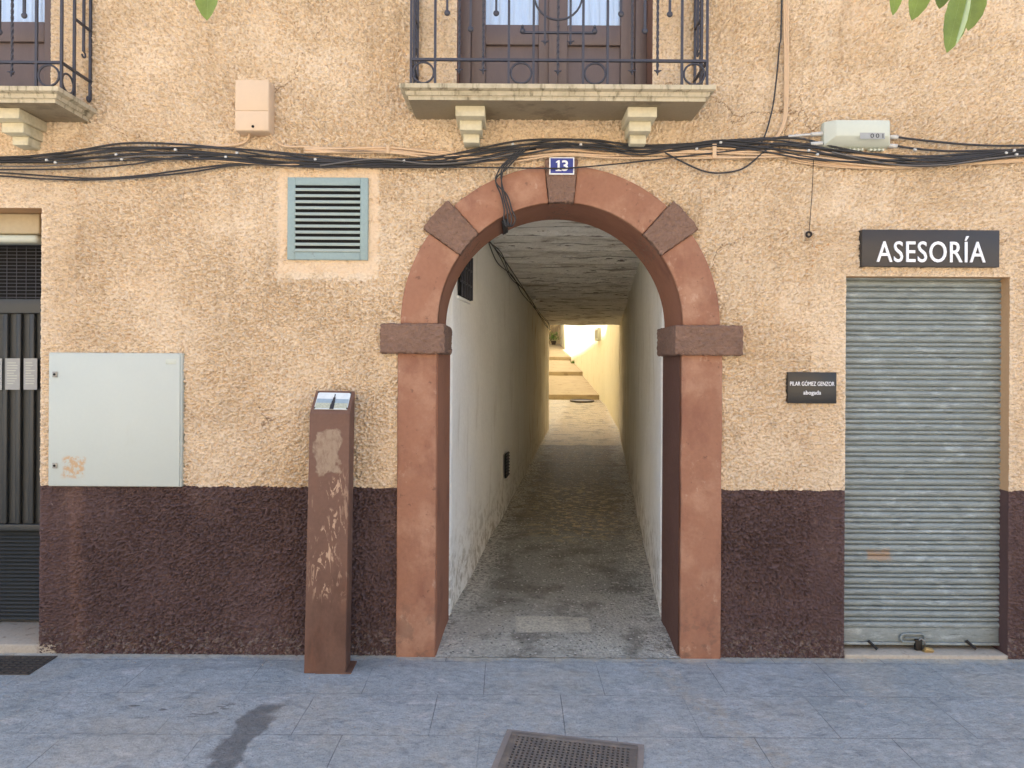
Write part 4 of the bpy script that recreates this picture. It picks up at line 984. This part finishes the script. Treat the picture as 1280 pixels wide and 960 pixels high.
# drop into the passage along its left ceiling edge
def drop(k):
    q = k-1.5; o = q*3.2
    w = [P(655-o*1.5, 185+q, -.045), P(641-o*1.2, 198+q, -.056), P(629-o*.9, 211, -.060), P(625+o*1.1*(-1)**k, 226+q, -.050-.004*k), P(630+o*.8, 244, -.046-.004*(k % 2)), P(635+o*1.0, 262, -.046), P(637+o*1.5, 274, -.044), P(636+o*.6, 283, -.030)]
    e = w[-1]; r = RI-.014; an = math.atan2(e.z-AZ, e.x-AX)
    for y in (.03, .22, .44): w.append(Vector((AX+r*math.cos(an), y, AZ+r*math.sin(an))))
    w += [Vector((AX+r*math.cos(an)-.05, .50, AZ+r*math.sin(an)+.08)), Vector((pl(.8)+.12, .62, cz(.7)-.06)), Vector((pl(1.0)+.05, 1.0, cz(1.)-.05-.012*k))]
    for y in (1.5, 2.4, 3.4, 4.6, 5.8, 7.2, 8.6, PE-.05): w.append(Vector((pl(y)+.04+.02*math.sin(y*3+k), y, cz(y)-.03-.02*k+.03*math.sin(y*2.3+k*1.7))))
    o_ = MB().tube(smooth_path(w), .0045, 6).build('cable', M['black'], smooth=True); place_origin(o_, w[0])
    tag(o_, 'black cable dropping over the arch and along the passage ceiling', 'cable', 'cables dropping into the passage')
for k in range(4): drop(k)
# hanging wire with its ring
a, b_ = P(1017, 200, -.025), P(1011.5, 289, -.025)
t = thing('hanging_wire', 'thin dark wire with a small ring hanging below the right cables', 'wire', a)
under(MB().tube([a, (a+b_)/2+Vector((.003, 0, 0)), b_], .0022, 5).build('strand', M['thread']), t)
c = P(1011, 293, -.025); under(MB().tube([(c.x+.014*math.cos(2*PI*i/14), c.y, c.z+.014*math.sin(2*PI*i/14)) for i in range(14)], .0065, 6, closed=True).build('ring', M['thread'], smooth=True), t)
# clips
proto = None
def clip(px, py, w=.0075, h=.0065, y=-.046, m='clip', lab='small white clip gripping the black cable bundle', grp='white cable clips'):
    c = P(px, py, y)
    o = MB().box(-w, w, -.004, .014, -h, h).build('cable_clip', M[m], bevel=.003); o.location = c
    return tag(o, lab, 'clip', grp), o
first = clip(58, 200)[1]
cable([(-60, 206), (20, 208), (80, 206), (130, 200), (180, 195), (235, 194)], .0045, M['greycable'], 'grey cable weaving along the lower edge of the bundle on the left', None, -.047)
cable([(400, 207), (470, 199), (540, 205), (600, 200), (650, 190)], .0045, M['greycable'], 'grey cable crossing the beige cables left of the house number', None, -.047)
cable([(1040, 190), (1110, 205), (1180, 206), (1240, 198), (1300, 194), (1500, 192)], .0045, M['greycable'], 'grey cable under the splice box', None, -.047)
for px, py in ((69, 203), (145, 193), (152, 199), (219, 187), (282, 196), (296, 191), (394, 199), (505, 201), (641, 180), (655, 187), (726, 180.5), (871, 186), (901, 178), (1011, 188), (1022, 193), (1144, 187), (1258, 191), (1268, 188), (1271, 193)):
    o = first.copy(); COL.objects.link(o); o.location = P(px, py, -.046-(.022 if 660 < px < 760 else 0)); o.rotation_euler = (0, random.uniform(-.5, .5), 0)
fb = MB().box(-.012, .012, -.006, .02, -.042, .042).build('cable_bracket', M['beige'], bevel=.003)
fb.location = P(893, 189, -.038); tag(fb, 'beige upright bracket strapping the beige cables', 'bracket', 'beige cable brackets')
for px, py in ((485, 187), (772, 190)):
    o = fb.copy(); COL.objects.link(o); o.location = P(px, py, -.038); o.scale = (.85, 1, .55)

# ------------------------------------------------------------------ information post
c = P(405.8, 845, -.245)
t = thing('information_post', 'rusty steel information post with slanted picture panel in front of wall', 'information post', (c.x, -.245, 0), rot=(0, R(.75), 0))
w0, w1, dp, zf, zb = .112, .108, .12, 1.405, 1.525
v = [(-w0, 0, 0), (w0, 0, 0), (w0, dp, 0), (-w0, dp, 0), (-w1, 0, zf), (w1, 0, zf), (w1, dp, zb), (-w1, dp, zb)]
MB().add(v, BF).build('body', M['corten'], t, bevel=.002)
MB().box(-.05, .142, -.0-.004, .15, .0, .010).build('base_plate', M['corten'], t)
sl = Vector((0, dp, zb-zf)).normalized(); nn = Vector((0, -sl.z, sl.y)); o0 = Vector((0, 0, zf)); L = math.hypot(dp, zb-zf)
def top_quad(x0, x1, s0, s1, h0, h1):
    q = [o0+sl*(s*L)+nn*h for s in (s0, s1) for h in (h0, h1)]
    return [(x0, q[0].y, q[0].z), (x1, q[0].y, q[0].z), (x1, q[2].y, q[2].z), (x0, q[2].y, q[2].z), (x0, q[1].y, q[1].z), (x1, q[1].y, q[1].z), (x1, q[3].y, q[3].z), (x0, q[3].y, q[3].z)]
Msky = mat('printed_sky', lin(214, 222, 222), .55, .08, 20, spec=.5); Msea = mat('printed_sea', lin(150, 168, 178), .55, .1, 60, spec=.5)
Mland = mat('printed_land', lin(176, 180, 160), .55, .3, 90, .2, 200, spec=.5)
pn = MB().add(top_quad(-.090, .090, .17, .88, .001, .006), BF).build('picture_panel', Msky, t)
MB().add(top_quad(-.087, .087, .42, .60, .0065, .0075), BF).build('printed_sea', Msea, pn)
MB().add(top_quad(-.087, .087, .21, .42, .0065, .0078), BF).build('printed_land', Mland, pn)
mb = MB()
for a, b_, e, f in ((-.006, .016, .16, .36), (-.003, .015, .36, .52), (.000, .013, .52, .66), (.004, .009, .66, .80)): mb.add(top_quad(a, b_, e, f, .0082, .0092), BF)
mb.build('printed_tower', M['ink'], pn)
for x in (-.088, .088):
    for s in (.2, .88):
        q = o0+sl*(s*L)+nn*.008; MB().sphere((x, q.y, q.z), .005, 8, 5).build('bolt', M['castiron'], t, smooth=True)

# ------------------------------------------------------------------ drains in the pavement
def px_ground(px, py):
    u, v = px-VX, VY-py; v0 = u*math.sin(ROLL)+v*math.cos(ROLL); u0 = u*math.cos(ROLL)-v*math.sin(ROLL); d = -CZ*F/v0; return Vector((u0*d/F, d-D0, 0))
a = px_ground(640, 917); b_ = px_ground(797, 935)
ang = math.atan2(b_.y-a.y, b_.x-a.x)
gw = (b_-a).length
t = thing('drain_grate', 'cast iron mesh drain grate set in the pavement before the arch', 'drain grate', (a.x, a.y, 0), rot=(0, 0, ang))
mb = MB(); fr = .028
mb.box(0, gw, -fr, 0, .001, .012).box(0, gw, -gw, -gw+fr, .001, .012).box(0, fr, -gw+fr, -fr, .001, .012).box(gw-fr, gw, -gw+fr, -fr, .001, .012)
mb.build('frame', M['grate'], t, bevel=.002)
MB().box(fr, gw-fr, -gw+fr, -fr, .001, .003).build('pit', M['hole'], t)
n = 24
for k in range(n+1):
    x = fr+(gw-2*fr)*k/n
    MB().box(x-.005, x+.005, -gw+fr, -fr, .0035, .0105).build('grate_bar', M['grate'], t)
    MB().box(fr, gw-fr, -x-.0045, -x+.0045, .0036, .0098).build('cross_bar', M['grate'], t)
MB().box(fr+.06, fr+.15, -.36, -.29, .0106, .0125).build('badge', M['grate'], t, bevel=.002)
mb = MB(); q = .028
mb.box(-q, gw+q, .001, q, -.01, .0035).box(-q, -.001, -gw-q, .0, -.01, .0035).box(gw+.001, gw+q, -gw-q, .0, -.01, .0035)
mb.build('surround', M['grateframe'], t)
a = px_ground(20, 820.5); b_ = px_ground(70, 822); c = px_ground(33, 844)
t = thing('access_cover', 'small square iron access cover in the pavement by the metal door', 'access cover', (a.x, a.y, 0))
MB().box(-.30, b_.x-a.x+.0, c.y-a.y, 0, -.01, .005).build('frame', M['castiron'], t)
mb = MB()
for k in range(12):
    for j in range(7):
        x = -.28+k*.043; y = c.y-a.y+.012+j*(a.y-c.y-.02)/7
        mb.box(x, x+.028, y, y+.013, .0052, .0085)
mb.build('studs', M['castiron'], t)
# crumbs and litter at the wall foot
mb = MB()
for k in range(420):
    x = random.uniform(-2.9, 2.9); y = -abs(random.gauss(0, .05))-.012
    if random.random() < .25: x = random.uniform(-.4, .95); y = random.uniform(-.05, .02)
    if random.random() < .12: y = random.uniform(-1.1, -.05)
    r = random.uniform(.0015, .0045); mb.sphere((x, y, r*.5), r, 5, 4, (1, 1, .7))
mb.build('gravel', M['sill'])['kind'] = 'stuff'
bpy.data.objects['gravel']['label'] = 'crumbs of render and grit along the wall foot'
bpy.data.objects['gravel']['category'] = 'grit'

# ------------------------------------------------------------------ alley beyond the passage
def plan_wall(name, pts, h, m, label, side):
    mb = MB(); vs = []
    for (y, x) in pts: vs += [(x, y, -.2), (x, y, h), (x+side*.3, y, h), (x+side*.3, y, -.2)]
    n = len(pts); fs = [(4*i+k, 4*i+k+1, 4*i+k+5, 4*i+k+4) for i in range(n-1) for k in range(3)]+[(0, 1, 2, 3), (4*n-1, 4*n-2, 4*n-3, 4*n-4)]
    o = mb.add(vs, fs).build(name, m); place_origin(o, (pts[0][1], pts[0][0], 0)); return tag(o, label, 'wall')
plan_wall('alley_wall', [(9.69, AW[0][1])]+AW[1:], 7.0, M['alleywall'], 'sunlit cream alley wall to the right beyond the passage', 1)
plan_wall('alley_wall', [(9.69, al(PE)), (38, al(38))], 8.3, M['alleywall'], 'unseen cream alley wall on the left, raised to shade the alley', -1)  # unseen wall, its height set to keep direct sun off the alley
o = MB().box(.2, 3.4, 38.2, 38.6, 0, 8.5).build('end_wall', M['backwall']); place_origin(o, (1.8, 38.2, 0)); tag(o, 'peeling wall closing the far end of the stepped alley', 'wall')
t = thing('meter_box', 'grey meter box on the sunlit alley wall above the steps', 'meter box', (aw(16.3), 16.3, 2.37))
MB().box(-.09, .0, -.40, .40, 0, .36).build('case', M['boxgrey'], t, bevel=.01)
MB().box(-.097, -.0905, -.30, -.05, .06, .30).build('door', M['lockmetal'], t); MB().box(-.097, -.0905, .0, .32, .06, .30).build('door', M['lockmetal'], t)
t = thing('potted_plant', 'green bushy potted plant at the far end of the alley', 'plant', (2.42, 37.3, 2.82))
MB().tube([(0, 0, 0), (0, 0, .22)], [.11, .16], 14).build('pot', M['terracotta'], t)
mb = MB()
for k in range(260):
    a = random.uniform(0, 2*PI); e = random.uniform(.1, 1.3); r = random.uniform(.12, .42)
    p = Vector((math.cos(a)*math.cos(e)*r, math.sin(a)*math.cos(e)*r, .25+math.sin(e)*r*1.3)); s = random.uniform(.03, .07)
    d = Vector((random.gauss(0, 1), random.gauss(0, 1), random.gauss(0, 1))).normalized(); q = d.orthogonal().normalized()
    mb.add([p, p+d*s+q*s*.4, p+d*s*2, p+d*s-q*s*.4], [(0, 1, 2, 3)])
mb.build('foliage', M['plantgreen'], t)
t = thing('weed_tuft', 'small green weed at the wall foot on the alley steps', 'weed', (aw(27)-.08, 27, 1.72))
mb = MB()
for k in range(50):
    d = Vector((random.gauss(0, .5), random.gauss(0, .5), 1)).normalized(); s = random.uniform(.06, .2); q = d.orthogonal().normalized(); p = Vector((random.gauss(0, .04), random.gauss(0, .04), 0))
    mb.add([p, p+d*s*.5+q*.012, p+d*s, p+d*s*.5-q*.012], [(0, 1, 2, 3)])
mb.build('leaves', M['plantgreen'], t)

# ------------------------------------------------------------------ street tree over the camera
t = thing('street_tree', 'broad leaved tree whose leaf tips hang into the top of the view', 'tree', (1.2, -6.2, 0))
TB = Vector((1.2, -6.2, 0))
def rel(v): return tuple(Vector(v)-TB)
MB().tube([rel(p) for p in [(1.2, -6.2, 0), (1.22, -6.2, .5), (1.2, -6.15, 1.6), (1.15, -6.1, 2.8), (1.1, -6.1, 3.7)]], [.15, .12, .105, .09, .075], 14).build('trunk', M['bark'], t, smooth=True)
def leaf(mb, base, d, L, W, up=None, curl=.15):
    d = Vector(d).normalized(); q = (Vector(up) if up else d.orthogonal()).normalized(); s = d.cross(q).normalized(); q = s.cross(d)
    base = Vector(base); n = 12; vs = []
    for i in range(n+1):
        tt = i/n; w = W*(math.sin(PI*min(1, tt)**1.15)**.75)*.62*(1+.05*(i % 2)); c_ = base+d*(L*tt)+q*(-curl*L*tt*tt)
        vs += [c_-s*w+q*w*.25, c_, c_+s*w+q*w*.25]
    fs = []
    for i in range(n): fs += [(3*i, 3*i+1, 3*i+4, 3*i+3), (3*i+1, 3*i+2, 3*i+5, 3*i+4)]
    mb.add([rel(v) for v in vs], fs)
    if mb in (lv, lp): vn_.tube([rel(vs[3*i+1]-q*.0006) for i in range(n)], .0007, 4)
LY = D0*-1+1.5     # plane of the leaf tips, 1.5 m before the camera
limb = MB(); twig = MB(); lv = MB(); lp = MB(); vn_ = MB()
ends = []
for p in ([(1.1, -6.1, 3.7), (1.0, -5.2, 3.9), (.95, -4.0, 3.6), (.92, -3.0, 3.15), (.9, -2.58, 2.72)], [(1.1, -6.1, 3.6), (.5, -5.3, 3.9), (-.1, -4.2, 3.7), (-.5, -3.2, 3.2), (-.64, -2.58, 2.72)],
          [(1.1, -6.1, 3.7), (1.8, -6.4, 4.4), (2.3, -6.6, 5.0)], [(1.1, -6.1, 3.7), (.8, -6.8, 4.5), (.5, -7.3, 5.1)], [(1.1, -6.1, 3.7), (1.2, -5.8, 4.7), (1.1, -5.5, 5.4)]):
    w = smooth_path([Vector(q) for q in p], 6); n = len(w); limb.tube([rel(q) for q in w], [.05*(1-i/n)+.004 for i in range(n)], 8)
    ends.append(w)
limb.build('limb', M['bark'], t, smooth=True)
for w in ends:
    far = w[-1].y < -5
    for q in w[4:]:
        for k in range(9 if far else 4):
            d = Vector((random.gauss(0, 1), random.gauss(0, 1), random.gauss(.1, .6))).normalized(); e = q+d*random.uniform(.1, .55 if far else .25)
            lim = CZ+.54*(e.y+D0)+.12
            if e.z < lim: continue
            twig.tube([rel(q), rel(e)], .003, 4)
            for j in range(4):
                d2 = (d+Vector((random.gauss(0, .7), random.gauss(0, .7), random.gauss(-.4, .4)))).normalized()
                if (e+d2*.12).z > CZ+.53*((e+d2*.12).y+D0)+.02: leaf(lv, e, d2, random.uniform(.08, .13), random.uniform(.035, .05))
# the tips that hang into the picture
def tip(px0, py0, px1, py1, wpx, y, mb_, up=(0, -1, .2)):
    a, b_ = P(px0, py0, y), P(px1, py1, y-.02); leaf(mb_, a, b_-a, (b_-a).length, wpx*(y+D0)/F*1.12, up, .06)
tip(262, -45, 257, 23, 22, LY, lv)
tip(1123, -40, 1118, 17, 12, LY-.03, lv); tip(1160, -42, 1142, 23, 19, LY, lv); tip(1180, -40, 1176, 9, 17, LY+.05, lv)
tip(1206, -30, 1187, 63, 21, LY, lv); tip(1216, -35, 1201, 56, 16, LY-.06, lp, (.8, -.6, 0)); tip(1220, -40, 1213, 36, 22, LY+.03, lv)
for px, ty in ((1123, -40), (1160, -42), (1180, -40), (1206, -30), (1216, -35), (1220, -40)):
    twig.tube([rel(P(px, ty, LY)), rel(P(1175, -75, LY+.02)), rel((.9, -2.58, 2.72))], .003, 5)
twig.tube([rel(P(262, -45, LY)), rel((-.64, -2.58, 2.72))], .003, 5)
twig.build('twigs', M['bark'], t)
o = lv.build('crown', M['leaf'], t, smooth=True)
lp.build('pale_leaf', M['leaf_pale'], t, smooth=True); vn_.build('leaf_veins', M['leaf_pale'], t)

# ------------------------------------------------------------------ unseen house added across the street to bounce sunlight
t = thing('bounce_house', 'unseen plain house added behind the camera to bounce warm sunlight', 'house', (0, -21, 0))
MB().box(-16, 16, -5, 0, 0, 9).build('wall', M['facing'], t)
MB().box(-16.4, 16.4, -5.4, .4, 9, 9.25).build('roof', M['roof'], t)
for fl in (0, 1, 2):
    for k in range(8):
        x = -14+4*k; w_ = MB().box(x-.55, x+.55, .001, .04, .9+fl*2.9, 2.6+fl*2.9).build('window', M['wood'], t)

# ------------------------------------------------------------------ light
EL, AZI = R(52), Vector((-.36, .93, 0)).normalized()
wld = bpy.data.worlds.new('World'); SC.world = wld; wld.use_nodes = True
nt = wld.node_tree; sky = nt.nodes.new('ShaderNodeTexSky'); sky.sky_type = 'NISHITA'; sky.sun_disc = False
sky.sun_elevation = EL; sky.sun_rotation = math.atan2(AZI.x, AZI.y); sky.dust_density = 4.0; sky.air_density = 1.0; sky.ozone_density = .3
nt.links.new(sky.outputs[0], nt.nodes['Background'].inputs[0]); nt.nodes['Background'].inputs[1].default_value = .12
sd = bpy.data.lights.new('sun', 'SUN'); sd.energy = 4.0; sd.angle = R(.5); sd.color = (1, .94, .84)
so = bpy.data.objects.new('sun', sd); COL.objects.link(so)
to_sun = Vector((AZI.x*math.cos(EL), AZI.y*math.cos(EL), math.sin(EL))); so.rotation_euler = to_sun.to_track_quat('Z', 'Y').to_euler(); so.location = (0, 0, 30)

vs_ = SC.view_settings; SC.display_settings.display_device = 'sRGB'
vs_.view_transform = 'Standard'; vs_.look = 'None'; vs_.gamma = 1; vs_.exposure = 2.27; vs_.use_curve_mapping = False
SC.render.engine = 'CYCLES'; SC.cycles.use_denoising = True; SC.cycles.max_bounces = 10; SC.cycles.diffuse_bounces = 6
SC.cycles.sample_clamp_indirect = 6
